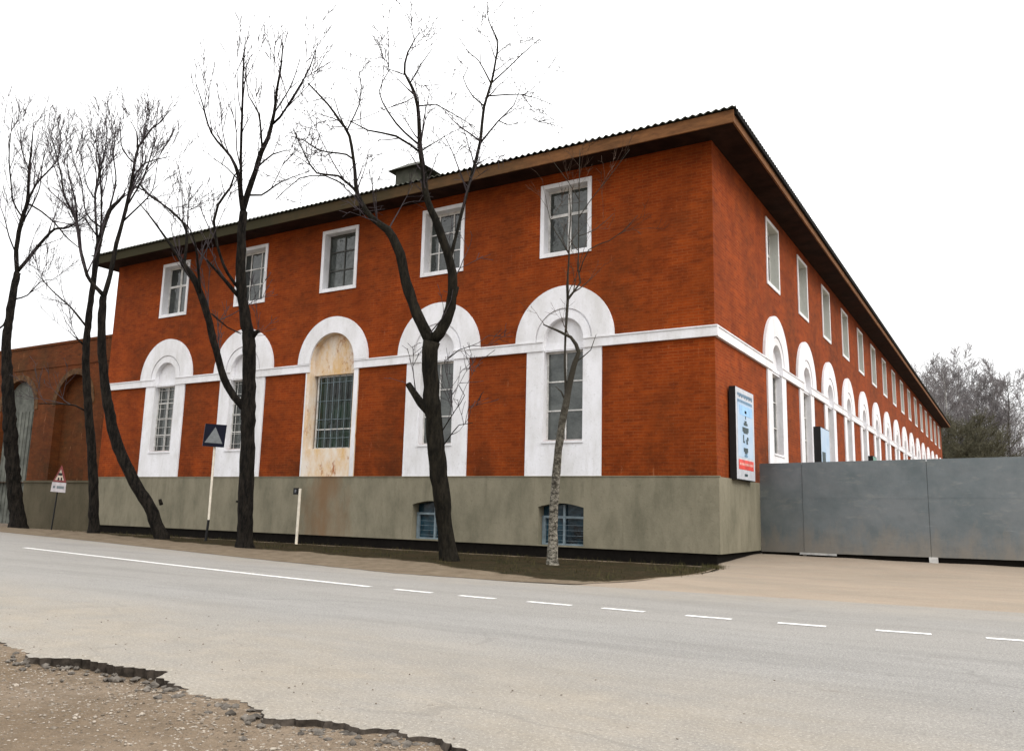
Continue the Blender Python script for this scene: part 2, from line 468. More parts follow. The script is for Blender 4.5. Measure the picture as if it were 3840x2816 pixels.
# roof: soffit, fascia, corrugated slates
xl, xr, yf, yb = -LF-.55, OV, -OV, LR+OV
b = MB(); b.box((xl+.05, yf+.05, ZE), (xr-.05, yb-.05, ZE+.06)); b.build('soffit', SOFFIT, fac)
b = MB()
b.box((xl, yf, ZE-.03), (xr, yf+.045, ZR-.10)); b.box((xr-.045, yf+.045, ZE-.03), (xr, yb, ZR-.10))
b.box((xl, yf+.045, ZE-.03), (xl+.045, yb, ZR-.10)); b.box((xl+.045, yb-.045, ZE-.03), (xr-.045, yb, ZR-.10))
b.build('fascia', WOODFASCIA, fac)
b = MB(); b.box((xr+.001, yf+.05, ZE+.17), (xr+.07, yb, ZR-.085)); b.build('gutter', TAR, fac)
V, F = [], []
XM = (xl+xr)/2; HW = (xr-xl)/2+.06; SLOPE = .25
def slate_side(p0, p1, q0, q1, per=.19, amp=.028):
    """corrugated sheet between the eave p0-p1 and the ridge line q0-q1"""
    L = math.dist(p0, p1); n = int(L/per*6)
    base = len(V)
    for i in range(n+1):
        t = i/n
        e = [p0[k]+(p1[k]-p0[k])*t for k in range(3)]; g = [q0[k]+(q1[k]-q0[k])*t for k in range(3)]
        dz = amp*math.sin(2*math.pi*t*L/per)
        V.append((e[0], e[1], e[2]+dz)); V.append((g[0], g[1], g[2]+dz*.3)); V.append((e[0], e[1], e[2]+dz-.022))
    for i in range(n):
        a = base+3*i
        F.append((a, a+3, a+4, a+1)); F.append((a+2, a+5, a+3, a))
e = .06
A, B, Cc, Dd = (xl-e, yf-e, ZR-.05), (xr+e, yf-e, ZR-.05), (xr+e, yb+e, ZR-.05), (xl-e, yb+e, ZR-.05)
zr = ZR-.05+HW*SLOPE
R1, R2 = (XM, yf-e+HW, zr), (XM, yb+e-HW, zr)
slate_side(A, B, R1, R1); slate_side(B, Cc, R1, R2); slate_side(Cc, Dd, R2, R2); slate_side(Dd, A, R2, R1)
mesh('roof', V, F, SLATE, fac, fix=False)
# ventilator on the roof: box with a low hipped cap
vy = 3.0; vc = on_y(911, 372, vy); vx = float(vc[0])
b = MB(); zb = ZR+(vy-yf)*SLOPE-.5
zc = float(on_y(918, 380, vy)[2])
b.box((vx-.45, vy-.45, zb), (vx+.45, vy+.45, zc)); o = b.build('roof_ventilator', SLATE, fac)
V = [(vx-.72, vy-.6, zc), (vx+.82, vy-.6, zc), (vx+.82, vy+.6, zc), (vx-.72, vy+.6, zc), (vx-.2, vy-.1, zc+.36), (vx+.25, vy-.1, zc+.36), (vx+.25, vy+.1, zc+.36), (vx-.2, vy+.1, zc+.36)]
mesh('cap', V, [(0, 1, 5, 4), (1, 2, 6, 5), (2, 3, 7, 6), (3, 0, 4, 7), (4, 5, 6, 7), (3, 2, 1, 0)], SLATE, o)

# ------------------------------------------------------------------ low wall on the left
lw = tag(empty('boundary_wall', (-31, .3, 0)), 'lower weathered red brick wall with arched bays left of the tall building', 'wall')
WX0, WX1, WZ = -44.0, -LF-.01, 7.52
AR = [(-26.62, 1.22), (-30.70, 1.30)]
b = MB(); b.plate(rect(WX0, 1.78, WX1, WZ), [arch(AR[0][0], 1.79, 4.95, AR[0][1]), arch(AR[1][0], 1.79, 4.85, AR[1][1])], 0, -.55)
Ms = Matrix.Translation((0, .3, 0))
def ofs(o):
    o.parent = lw; o.location = (31, 0, 0); return o
ofs(b.build('wall', OLDBRICK))
b = MB(); b.box((WX0, .45, 1.79), (WX0+1, .5, 2))
b = MB(); b.plate(arch(AR[0][0], 1.70, 4.95, AR[0][1]+.02), [], -.35, -.50); ofs(b.build('blind_bay', OLDBRICK))
for cx, r in AR:
    zs = 4.95 if cx == AR[0][0] else 4.85
    b = MB(); b.plate(half_ring(cx, zs, r, r+.24), [], .03, .002); ofs(b.build('arch_ring', plain('arch_ring_brick', (.085, .045, .022), .9, .1, .5, 4)))
b = MB(); b.box((WX0, -.04, WZ), (WX1, .6, WZ+.10)); ofs(b.build('coping', OLDBRICK))
b = MB(); b.box((WX0, -.03, WZ-.95), (WX1, -.002, WZ-.87)); ofs(b.build('brick_band', OLDBRICK))
b = MB(); b.box((AR[1][0]+1.30, -.06, -.3), (WX1, .5, 1.78)); b.box((WX0, -.06, -.3), (AR[1][0]-1.30, .5, 1.78)); ofs(b.build('plinth', OLDCEMENT))
b = MB(); b.box((AR[1][0]+1.30, -.10, 1.781), (WX1, .0, 1.86)); ofs(b.build('ledge', OLDCEMENT))
GATE = plain('gate_paint', (.11, .115, .10), .8, .2, .45, 1.5)
b = MB(); b.plate(arch(AR[1][0], .05, 4.85, 1.29), [], -.22, -.28)
for k in range(9): b.box((AR[1][0]-1.15+.28*k, .19, .1), (AR[1][0]-1.10+.28*k, .219, 4.8))
ofs(b.build('gate', GATE))

# ------------------------------------------------------------------ ground
def nz(x, y, k=1.0):
    return math.sin(x*1.7*k+.3)*math.cos(y*2.1*k+.7)*.5+math.sin(x*4.1*k+1.9+y*2.3*k)*.3+math.sin(y*7.3*k-x*5.7*k)*.2
def interp(pts, x):
    if x <= pts[0][0]:
        (a, b_), (c, d) = pts[0], pts[1]
    elif x >= pts[-1][0]:
        (a, b_), (c, d) = pts[-2], pts[-1]
    else:
        for i in range(len(pts)-1):
            if pts[i][0] <= x <= pts[i+1][0]:
                (a, b_), (c, d) = pts[i], pts[i+1]; break
    return b_+(d-b_)*(x-a)/(c-a)
NEAR = [(-60, -6.5), (-30, -11.3), (-14, -13.6), (-6, -14.75), (-1.8, -15.15), (-.55, -15.33), (.05, -15.50), (.28, -15.35), (.94, -15.30), (1.19, -15.27), (1.27, -15.38), (1.48, -15.45), (1.81, -15.58), (2.15, -15.53), (2.6, -15.69), (2.78, -15.58), (3.06, -15.57), (3.24, -15.47), (3.36, -15.55), (3.45, -15.5), (3.62, -15.56), (3.78, -15.6), (5, -15.9), (9, -17.5), (20, -22), (60, -30)]
FAR = [(-60, 3.2), (-40, -.6), (-22.0, -4.05), (-16.2, -5.1), (-7.3, -7.0), (-3.0, -7.7), (-.8, -7.75), (.3, -7.55), (3, -7.2), (8, -6.6), (20, -4.6), (60, 2)]
def ground_mat():
    m = Mat('dirt', .95, .1)
    c = m.mix(m.noise(.8, 7, .7, .35, .65), (.155, .113, .074), (.225, .174, .126))
    c = m.mix(m.math('MULTIPLY', m.noise(5, 6, .75, .45, .7), .7), c, (.125, .095, .066))
    c = m.mix(m.noise(34, 4, .7, .60, .66), c, (.42, .38, .33))
    c = m.mix(m.math('MULTIPLY', m.noise(60, 3, .7, .58, .66), .7), c, (.06, .05, .04))
    m.col(c); m.bump(m.math('ADD', m.noise(30, 6), m.math('MULTIPLY', m.noise(5, 5), 2.0)), .8, .02)
    return m.m
DIRT = ground_mat()
# base sheet: fine near the camera, one sheet to the horizon
LIP = [(-60, .06), (-2, .03), (-.3, .012), (-.05, .02), (.15, .06), (.5, .068), (1.1, .065), (1.45, .045), (1.62, .018), (2.05, .010), (2.45, .02), (2.7, .045), (3.3, .035), (3.8, .05), (60, .05)]
xs = sorted(set([-700, -300, -120] + [round(-60+4*i, 2) for i in range(14)] + [round(-4+.12*i, 2) for i in range(110)] + [10, 14, 20, 30, 60, 120, 300, 700]))
ys = sorted(set([-700, -200, -60, -30] + [round(-20+.10*i, 2) for i in range(56)] + [-14, -10, 0, 20, 60, 120, 250, 700]))
V = []; F = []
for y in ys:
    for x in xs:
        z = -.07
        if -4 < x < 9.2 and -20 < y < -14.3:
            z = -.055+.022*nz(x, y, .9)+.010*nz(x, y, 4)
            ne = interp(NEAR, x)
            lip = interp(LIP, x)                                                  # how deep the dirt lies below the broken edge
            z = -lip+.012*nz(x, y, .9)+.007*nz(x, y, 4)
            if y < ne-.5: z += min(lip, .05)*min(1, (ne-.5-y)/.6)
        V.append((x, y, z))
nx = len(xs)
for j in range(len(ys)-1):
    for i in range(nx-1): F.append((j*nx+i, j*nx+i+1, (j+1)*nx+i+1, (j+1)*nx+i))
tag(mesh('ground', V, F, DIRT, smooth=True, fix=False), kind='structure')

# road slab with a broken near edge; the vertex value 'dust' is how much sand lies on it
def asphalt():
    m = Mat('asphalt', .9, .2)
    at = m.n('ShaderNodeAttribute', attribute_name='dust')
    c = m.mix(m.noise(1.1, 6, .7, .3, .7, (.35, 1, 1)), (.138, .132, .123), (.192, .184, .172))
    c = m.mix(m.noise(70, 3, .8, .40, .62), c, m.mix(.6, c, (.34, .33, .31)))
    c = m.mix(m.math('MULTIPLY', m.noise(1.3, 8, .75, .48, .70, (.10, 1.2, 1)), .45), c, (.105, .10, .093))
    c = m.mix(m.math('MULTIPLY', m.noise(6, 8, .85, .55, .66), .4), c, (.09, .086, .08))
    c = m.mix(m.math('MULTIPLY', m.noise(40, 3, .8, .55, .64), .6), c, (.10, .10, .105))
    d = m.mix(m.noise(2.3, 6, .7, .35, .65), (.248, .218, .176), (.2, .178, .147))
    d = m.mix(m.noise(45, 4, .8, .58, .68), d, (.37, .33, .28))
    f = m.math('MULTIPLY', at.outputs['Fac'], m.ramp(m.noise(1.7, 7, .7, .3, .7, (.5, 1, 1)), -.5, .8))
    c = m.mix(f, c, d)
    c = m.mix(m.math('MULTIPLY', m.noise(3.7, 7, .8, .62, .72, (.5, 1, 1)), .5), c, (.13, .115, .105))
    c = m.mix(m.math('MULTIPLY', m.noise(38, 4, .85, .55, .60), .42), c, (.11, .10, .09))
    c = m.mix(m.math('MULTIPLY', m.noise(52, 3, .85, .57, .62), .45), c, (.46, .43, .38))
    c = m.mix(m.math('MULTIPLY', m.noise(4.5, 8, .85, .58, .68, (.45, 1, 1)), .5), c, (.12, .10, .085))
    # cracks
    v = m.n('ShaderNodeTexVoronoi', feature='DISTANCE_TO_EDGE'); v.inputs['Scale'].default_value = .55
    wv = m.n('ShaderNodeTexNoise'); wv.inputs['Scale'].default_value = 1.5
    co = m.coord((.6, 1, 1)); m.l(co, wv.inputs['Vector'])
    m.l(m.mix(.35, co, wv.outputs['Color']), v.inputs['Vector'])
    cr = m.math('MULTIPLY', m.math('LESS_THAN', v.outputs['Distance'], .006), m.noise(.7, 3, .5, .5, .6))
    c = m.mix(m.math('MULTIPLY', cr, .16), c, (.08, .075, .07))
    m.col(c); m.bump(m.noise(90, 4, .8), .25, .008)
    return m.m
ASPH = asphalt()
def ss(a, b_, x):
    t = max(0, min(1, (x-a)/(b_-a))); return t*t*(3-2*t)
def road_dust(x, y):
    ne, fa = interp(NEAR, x), interp(FAR, x)
    near = 1-ss(.6, 3.4, y-ne+.35*nz(x*.5, y*.2))
    far = 1-ss(.1, 1.3 if x < 0 else 1.9, fa-y+.3*nz(x*.4, y))
    tr = .22*math.exp(-((y+12.2-.06*x)/.9)**2)
    return max(0, min(1, .14+.9*near+.55*far-tr))
random.seed(5)
rx = sorted(set([-60+2*i for i in range(25)] + [round(-11+.25*i, 3) for i in range(40)] + [round(-1+.02*i, 3) for i in range(260)] + [round(4.2+.3*i, 2) for i in range(35)] + [15+2.5*i for i in range(18)]))
NC = 36
V, F, DU = [], [], []
for x in rx:
    jag = (.03*nz(x*6, 1.3)+.022*nz(x*17, .4)+.012*nz(x*41, .9)) if -4 < x < 8 else 0
    y0, y1 = interp(NEAR, x)+jag, interp(FAR, x)
    for k in range(NC+1):
        t = (k/NC)**1.3
        y = y0+(y1-y0)*t
        z = .0
        if k == 0: z = -.008
        V.append((x, y, z)); DU.append(road_dust(x, y))
    lp = interp(LIP, x); V.append((x, y0+(.015 if lp > .043 else -.05)+.012*nz(x*23, 2.2), -.10)); DU.append(0)
n1 = NC+2
for i in range(len(rx)-1):
    for k in range(NC): F.append((i*n1+k, (i+1)*n1+k, (i+1)*n1+k+1, i*n1+k+1))
    F.append((i*n1+NC+1, (i+1)*n1+NC+1, (i+1)*n1, i*n1))
BROKEN = plain('broken_asphalt', (.045, .037, .030), .95, .1, .5, 20)
ro = mesh('road', V, F, [ASPH, BROKEN], fix=False)
at = ro.data.attributes.new('dust', 'FLOAT', 'POINT'); at.data.foreach_set('value', DU)
for i, p in enumerate(ro.data.polygons):
    if i % (NC+1) == NC: p.material_index = 1
tag(ro, kind='structure')

# painted line and dashes
PAINT = Mat('road_paint', .7, .3)
PAINT.col(PAINT.mix(PAINT.noise(16, 7, .85, .48, .62), (.68, .67, .65), (.26, .255, .245))); PAINT = PAINT.m
LINE = [(-40, -3.4), (-25, -6.45), (-13.13, -8.36), (-7.03, -9.27), (-4.08, -9.68), (-1.75, -9.95)]
def strip(pts, w_, name, label, group=None):
    V, F = [], []
    for i, p in enumerate(pts):
        a = pts[max(i-1, 0)]; c = pts[min(i+1, len(pts)-1)]
        tx, ty = c[0]-a[0], c[1]-a[1]; L = math.hypot(tx, ty); nxx, nyy = -ty/L, tx/L
        V += [(p[0]+nxx*w_/2, p[1]+nyy*w_/2, .004), (p[0]-nxx*w_/2, p[1]-nyy*w_/2, .004)]
    for i in range(len(pts)-1): F.append((2*i, 2*i+1, 2*i+3, 2*i+2))
    o = mesh(name, V, F, PAINT, fix=False)
    return tag(o, label, 'road marking', group)
LS = []
for i in range(60):
    x = -13.2+(-1.72+13.2)*i/59; LS.append((x, interp(LINE, x)))
strip(LS, .115, 'road_line', 'long solid white line painted along the grey road on the left')
DASH = [(-1.25, -.62), (-.17, .36), (.82, 1.40), (1.79, 2.30), (2.77, 3.26), (3.72, 4.18), (4.63, 5.11), (5.56, 6.05)]
DY = [(-1.3, -9.99), (0, -10.06), (1.4, -10.05), (3, -10.04), (4.4, -9.92), (6, -9.68)]
WORDS = ['first white dash after the end of the solid line', 'second white dash after the end of the solid line', 'third white dash after the end of the solid line, in front of the birch trunk', 'fourth white road dash counted from the solid line', 'white road dash in front of the plinth corner of the building', 'white road dash in front of the left part of the grey metal fence', 'second last white road dash before the right edge, in front of the fence', 'last white road dash, cut by the right edge']
for (a, c), wd in zip(DASH, WORDS):
    strip([(a+(c-a)*t/4, interp(DY, a+(c-a)*t/4)) for t in range(5)], .105, 'road_dash', wd, 'white dashes along the road')

# verge of dark soil between road and building, with a sandy shoulder
def soil():
    m = Mat('verge_soil', .95, .05)
    at = m.n('ShaderNodeAttribute', attribute_name='sand')
    c = m.mix(m.noise(1.6, 7, .7, .4, .62), (.030, .021, .011), (.017, .016, .007))
    c = m.mix(m.noise(14, 5, .8, .5, .68), c, (.050, .038, .02))
    sa = m.mix(m.noise(3, 6, .7, .35, .65), (.125, .096, .066), (.185, .147, .105))
    f = m.ramp(m.math('ADD', at.outputs['Fac'], m.math('MULTIPLY', m.math('SUBTRACT', m.noise(3.5, 6, .7, .25, .75), .5), .45)), .38, .62)
    m.col(m.mix(f, c, sa)); m.bump(m.noise(22, 6), .7, .03)
    return m.m
OUT = [(-60, 3.19), (-40, -.61), (-22.0, -4.06), (-16.2, -5.11), (-7.3, -7.02), (-3.0, -7.82), (-.8, -7.72), (.15, -7.45), (.5, -6.4), (.75, -5.2), (.78, -4.3), (.72, -3.0), (.5, -1.6), (.22, -.5), (.0, .0)]
SANDW = [(-60, 3.5), (-24, 2.3), (-20.9, 2.2), (-14.4, 1.7), (-10.4, 1.8), (-7.0, 2.05), (-4.3, 2.1), (-2.5, 1.4), (0, .35), (.8, .3)]
def resample(P, n):
    d = [0]
    for i in range(1, len(P)): d.append(d[-1]+math.dist(P[i-1], P[i]))
    out = []; j = 0
    for k in range(n):
        s = d[-1]*k/(n-1)
        while j < len(d)-2 and d[j+1] < s: j += 1
        t = (s-d[j])/(d[j+1]-d[j]); out.append(tuple(P[j][q]+(P[j+1][q]-P[j][q])*t for q in range(len(P[0]))))
    return out
RS = resample(OUT, 420)
V, F, SA = [], [], []
NV = 22
for i, (x, y) in enumerate(RS):
    xi, yi = (min(x, -.03)) if x > -6 else x, .05 if x > -LF else .35
    jx = .05*nz(x*3, y*3)
    for k in range(NV+1):
        t = k/NV
        px, py = x+(xi-x)*t, (y+jx*(1-t))+(yi-y-jx*(1-t))*t
        dist = math.hypot(px-x, py-y)
        z = .005+.03*ss(0, .9, dist)+.025*nz(px*1.3, py*1.3)*ss(0, .8, dist)-.13*ss(-2.2, -.3, py)
        V.append((px, py, z)); SA.append(1-ss(.75, 1.25, dist/max(.2, interp(SANDW, min(x, .8)))))
for i in range(len(RS)-1):
    for k in range(NV): F.append((i*(NV+1)+k, (i+1)*(NV+1)+k, (i+1)*(NV+1)+k+1, i*(NV+1)+k+1))
vo = mesh('verge', V, F, soil(), smooth=True, fix=False)
vo.data.attributes.new('sand', 'FLOAT', 'POINT').data.foreach_set('value', SA)
tag(vo, kind='structure')
VPTS = [V[i*(NV+1)+k] for i in range(len(RS)) for k in range(NV+1) if SA[i*(NV+1)+k] < .35 and -26 < RS[i][0]]

# sandy driveway rising to the fence
def sand_mat():
    m = Mat('driveway_sand', .95, .1)
    c = m.mix(m.noise(.9, 7, .7, .35, .65, (.4, 1, 1)), (.265, .215, .165), (.212, .178, .140))
    c = m.mix(m.math('MULTIPLY', m.noise(3, 6, .75, .5, .7, (.5, 1, 1)), .6), c, (.22, .165, .122))
    c = m.mix(m.noise(40, 4, .8, .6, .68), c, (.46, .40, .33))
    m.col(c); m.bump(m.noise(25, 5), .4, .02)
    return m.m
gx = [0-.6+.2*i for i in range(35)] + [7+.8*i for i in range(30)]
gy = [-7.9+.25*i for i in range(50)] + [5+3*i for i in range(40)]
V, F = [], []
for y in gy:
    for x in gx:
        yy = y
        fa = interp(FAR, x)-.02
        if y < fa+.25: yy = max(y, fa)
        z = -.012+.014*ss(0, .4, yy-fa)-.05*ss(-3.5, -1, yy)+.17*ss(-1.6, 3.5, yy)+.015*nz(x, yy, .7)*ss(0, 1.5, yy-fa)-.16*(1-ss(-.5, .45, x))*ss(-5.5, -3.5, yy)*(1-ss(-.2, .1, yy))
        V.append((x, yy, z))
n1 = len(gx)
for j in range(len(gy)-1):
    for i in range(n1-1): F.append((j*n1+i, j*n1+i+1, (j+1)*n1+i+1, (j+1)*n1+i))
tag(mesh('driveway', V, F, sand_mat(), smooth=True, fix=False), kind='structure')

# ------------------------------------------------------------------ metal fence
FM = Mat('fence_metal', .4, .5, .45)
_c = FM.mix(FM.noise(1.2, 7, .7, .35, .65), (.108, .130, .138), (.158, .174, .182))
_c = FM.mix(FM.math('MULTIPLY', FM.noise(2.1, 7, .75, .55, .72, (.5, .5, 1.6)), .55), _c, (.27, .265, .24))
_c = FM.mix(FM.math('MULTIPLY', FM.noise(6, 6, .8, .62, .75, (.25, .25, 2)), .5), _c, (.36, .37, .38))
_m = FM.math('MULTIPLY', FM.ramp(FM.math('ADD', FM.z()[2], FM.math('MULTIPLY', FM.noise(2.2, 7, .75, .3, .7, (1.5, 1.5, .5)), -.9)), .45, -.25), .6)
_c = FM.mix(_m, _c, (.24, .205, .165))                     # dried mud splashed up from the sand
_c = FM.mix(FM.math('MULTIPLY', FM.noise(5, 7, .8, .66, .74, (1, 1, .3)), .6), _c, (.16, .09, .05))
FM.col(_c); FM.b.inputs['Roughness'].default_value = .42; FM.bump(FM.noise(.8, 3, .5, .25, .75), .3, .06); FM = FM.m
fe = tag(empty('metal_fence', (3, 3.3, 0)), 'tall grey sheet metal fence closing the yard beside the brick building', 'fence')
P0 = np.array([.08, 3.42]); P1 = np.array([5.94, 2.98]); dv = (P1-P0)/np.linalg.norm(P1-P0); ang = math.atan2(dv[1], dv[0])
def fpart(b, name, mat=FM):
    o = b.build(name, mat, fe, rz=ang); o.location = (P0[0]-3, P0[1]-3.3, 0); return o
def fz(s): return (.19+.012*s, 2.475+.013*s)
for k, (a, c) in enumerate([(0.0, 1.10), (1.112, 4.02), (4.032, 7.0), (7.012, 10.0), (10.012, 13.0), (13.012, 16)]):
    b = MB(); (z0, z1), (y0, y1) = fz(a), fz(c)
    d = .0 if k % 2 else -.015
    b.plate([(a, z0), (c, y0), (c, y1), (a, z1)], [], .0+d, -.02+d)
    o = fpart(b, 'panel')
    r = MB(); zm = (z0+y0)/2+1.36
    r.plate([(a, zm-.005), (c, zm-.005+.02), (c, zm+.006+.02), (a, zm+.006)], [], .004+d, .001+d); r.build('crease', FM, o)
b = MB(); b.box((0.0, .06, -.15), (16, .10, .30)); fpart(b, 'gap_shade_board', TAR)  # added dark board standing in for the black shade under the fence
for s in (1.1, 4.02, 7.0, 10, 13):
    z0, z1 = fz(s); b = MB(); b.box((s-.04, .03, .0), (s+.04, .11, z1-.05)); fpart(b, 'post')
b = MB(); b.box((1.0, -.03, .165), (1.9, -.018, .215)); fpart(b, 'sill_rail', plain('worn_white', (.36, .36, .35)))
b = MB(); b.box((3.98, -.04, .02), (4.16, .05, .24)); fpart(b, 'gate_foot', FRAME)

# ------------------------------------------------------------------ signs on the side wall
BLUE = Mat('sign_blue', .4, .4)
_o = BLUE.z()[2]
BLUE.col(BLUE.mix(BLUE.noise(1.5, 4), (.27, .40, .55), (.38, .47, .58))); BLUE = BLUE.m
PALE = plain('sign_pale', (.44, .45, .48), .4, .4, .12)
SKYB = plain('sign_sky_blue', (.22, .42, .66), .4, .4, .15)
BLACK = plain('black_metal', (.006, .006, .006), .6, .3)
INK = plain('dark_ink', (.03, .05, .055), .6, .3)
INKBLUE = plain('blue_ink', (.10, .19, .28), .6, .3)
RED = plain('sign_red', (.55, .045, .03), .45, .4)
REDINK = plain('pale_ink', (.62, .35, .30), .5, .3)
def sign_box(name, y0, y1, z0, z1, x0=.02, x1=.19):
    o = tag(empty(name, (0, (y0+y1)/2, z0)))
    b = MB(); b.box((x0, y0-(y0+y1)/2, 0), (x1, y1-(y0+y1)/2, z1-z0)); b.build('case', BLACK, o); return o
yc = 1.70; ws = 1.62
o = sign_box('advertising_sign', .91, 2.53, 1.95, 4.21, .04, .20)
tag(o, 'tall pale blue advertising board with a red panel on the brick corner', 'sign')
def face(boxes, mat, name, x=.2, t=.004):
    b = MB()
    for y0, z0, y1, z1 in boxes: b.box((x+.001, y0, z0), (x+t, y1, z1))
    b.build(name, mat, o)
h = ws/2
face([(-h+.005, .02, h-.005, 2.25)], PALE, 'face', .2, .004)
face([(-h+.14, .55, h-.14, 1.98)], BLUE, 'picture', .204, .004)
face([(-h+.30, 1.60, h-.16, 1.84)], SKYB, 'sky_patch', .208, .004)
face([(-h+.16+.11*i, 2.06-.03*(i % 2), -h+.23+.11*i, 2.13) for i in range(12)] + [(-h+.16+.1*i, 1.90, -h+.225+.1*i, 1.965) for i in range(13)], INKBLUE, 'heading', .208, .004)
face([(-.07, 1.66, .10, 1.73), (-.02, 1.52, .04, 1.6), (-.16, 1.36, .18, 1.42), (-.08, 1.42, .1, 1.48), (-.28, 1.20, .26, 1.31), (-.20, 1.16, .18, 1.2),
      (-.24, .92, -.16, 1.12), (-.15, .92, -.10, .97), (.02, .95, .07, 1.02), (.10, .90, .18, 1.08), (.05, .90, .1, .95), (.18, 1.0, .24, 1.08), (-.2, .70, .18, .80), (-.12, .66, .12, .7)], INK, 'lettering', .208, .004)
face([(-.14, .58, .12, .62), (-.06, .62, .08, .66)], INKBLUE, 'small_lettering', .212, .004)
face([(-h+.16, .26, h-.14, .50)], RED, 'red_panel', .204, .004)
face([(-h+.26+.12*i, .36, -h+.33+.12*i, .42) for i in range(10)], REDINK, 'red_panel_lettering', .208, .004)
face([(-.15, .10, .12, .16)], INK, 'bottom_lettering', .204, .004)
o = sign_box('advertising_sign', 10.75, 12.3, 2.35, 4.2, .04, .28)
tag(o, 'smaller blue board with a dark patch before the third arch of the side wall', 'sign')
face([(-.75, .03, .75, 1.82)], BLUE, 'face', .28, .004)
face([(-.62, .45, -.05, 1.0)], INK, 'dark_patch', .284, .004)
face([(-.7, .05, .6, .32)], PALE, 'pale_strip', .284, .004)
o = sign_box('advertising_sign', 23.0, 24.2, 2.6, 4.05, .04, .26)
tag(o, 'small dark green board far along the side wall just above the fence', 'sign')
face([(-.58, .03, .58, 1.42)], plain('sign_green', (.10, .22, .17), .5, .3), 'face', .26, .004)
face([(-.4, .9, .4, 1.0), (-.4, .65, .3, .75)], PALE, 'lettering', .264, .004)

# ------------------------------------------------------------------ road signs
POLE = plain('white_pole_paint', (.60, .55, .46), .6, .3, .15)
def frame_at(p, yaw):
    return lambda x, y, z: (p[0]+x*math.cos(yaw)-y*math.sin(yaw), p[1]+x*math.sin(yaw)+y*math.cos(yaw), p[2]+z)
p = on_z(455, 1191, .03)
cs = tag(empty('crosswalk_sign', (p[0], p[1], p[2]), math.radians(24)), 'square dark blue crosswalk sign on a leaning white pole left of the thick tree', 'road sign')
lean = .0
b = MB(); b.tube([(0, 0, .60), (lean*2.6, 0, 2.66)], .032, 10); b.build('pole', POLE, cs)
b = MB(); b.tube([(-.045, 0, -.1), (0, 0, .60)], .034, 10); b.build('pole_base', BLACK, cs)
def tilt(pts, x0, z0, a):
    return [(x0+x*math.cos(a)+z*math.sin(a), z0-x*math.sin(a)+z*math.cos(a)) for x, z in pts]
SBLUE = plain('sign_dark_blue', (.0025, .0035, .012), .6, .15, .2)
SGREY = plain('sign_back_grey', (.14, .15, .16), .5, .4, .2)
SWHITE = plain('sign_faded_white', (.14, .15, .155), .5, .4, .15)
q = .32; sx, sz = .01, 2.97
b = MB(); b.plate(tilt(rect(-q, -q, q, q), sx-.03, sz, .06), [], .035, .028); b.build('back_plate', SGREY, cs)
b = MB(); b.plate(tilt(rect(-q, -q, q, q), sx, sz, .06), [], .08, .055); f_ = b.build('face', SBLUE, cs)
b = MB(); b.plate(tilt([(-.27, -.22), (.27, -.22), (0, .24)], sx, sz, .06), [], .085, .081); b.build('triangle', SWHITE, f_)
b = MB()
for pl in ([(-.03, .02), (.02, .02), (.02, .06), (-.03, .06)], [(-.05, -.12), (.02, -.12), (.03, .01), (-.03, .01)], [(-.12, -.21), (-.08, -.21), (-.01, -.12), (-.05, -.12)], [(.06, -.21), (.10, -.21), (.03, -.12), (-.01, -.12)], [(-.10, -.08), (-.03, -.04), (-.03, -.01), (-.11, -.06)]):
    b.plate(tilt(pl, sx, sz, .06), [], .088, .086)
b.build('figure', plain('sign_figure', (.15, .16, .165), .5, .3), f_)

p = on_z(652, 1192, .0)
po = tag(empty('marker_post', (p[0], p[1], p[2])), 'short thin white post with a small black box before the rusty window', 'post')
b = MB(); b.tube([(-.0, 0, -.15), (.015, 0, 1.60)], [.042, .042], 10); b.build('post', POLE, po)
b = MB(); b.box((-.22, -.05, 1.42), (-.04, .05, 1.62)); b.box((-.05, -.015, 1.50), (.02, .015, 1.54)); bx_ = b.build('box', BLACK, po)
b = MB(); b.plate([(-.16, 1.48), (-.10, 1.48), (-.09, 1.56), (-.15, 1.57)], [], .055, .051); b.build('dial', SGREY, bx_)

p = on_z(112, 1168, -.02)
ws_ = tag(empty('warning_sign', (p[0], p[1], p[2]), math.radians(8)), 'faded triangular warning sign with a white plate under it by the old wall', 'road sign')
b = MB(); b.tube([(0, 0, -.2), (.16, 0, 2.2)], .03, 8); b.build('pole', BLACK, ws_)
b = MB(); b.plate([(-.23, 1.67), (.67, 1.63), (.66, 2.04), (-.18, 2.08)], [], .06, .045); pl_ = b.build('plate', plain('plate_white', (.40, .37, .38), .5, .3, .15), ws_)
b = MB(); b.box((-.10, -.063, 1.82), (.04, -.061, 1.92)); b.plate([(.13, 1.80), (.56, 1.78), (.56, 1.90), (.13, 1.92)], [], .064, .061); b.build('lettering', plain('plate_ink', (.12, .14, .15), .6, .3), pl_)
b = MB(); b.plate([(-.16, 2.10), (.66, 2.06), (.29, 2.80)], [], .06, .045); tr = b.build('triangle', plain('sign_dull_red', (.16, .03, .03), .6, .3), ws_)
b = MB(); b.plate([(-.02, 2.17), (.52, 2.14), (.28, 2.62)], [], .065, .061); b.build('white_field', plain('sign_cream', (.40, .33, .27), .6, .3), tr)
b = MB(); b.plate([(.14, 2.36), (.40, 2.35), (.38, 2.46), (.17, 2.47)], [], .069, .066); b.plate([(.13, 2.16), (.24, 2.16), (.23, 2.28), (.15, 2.28)], [], .069, .066); b.plate([(.32, 2.15), (.42, 2.15), (.40, 2.27), (.33, 2.27)], [], .069, .066); b.build('symbol', BLACK, tr)

ws_.scale = (.84, .84, .84)
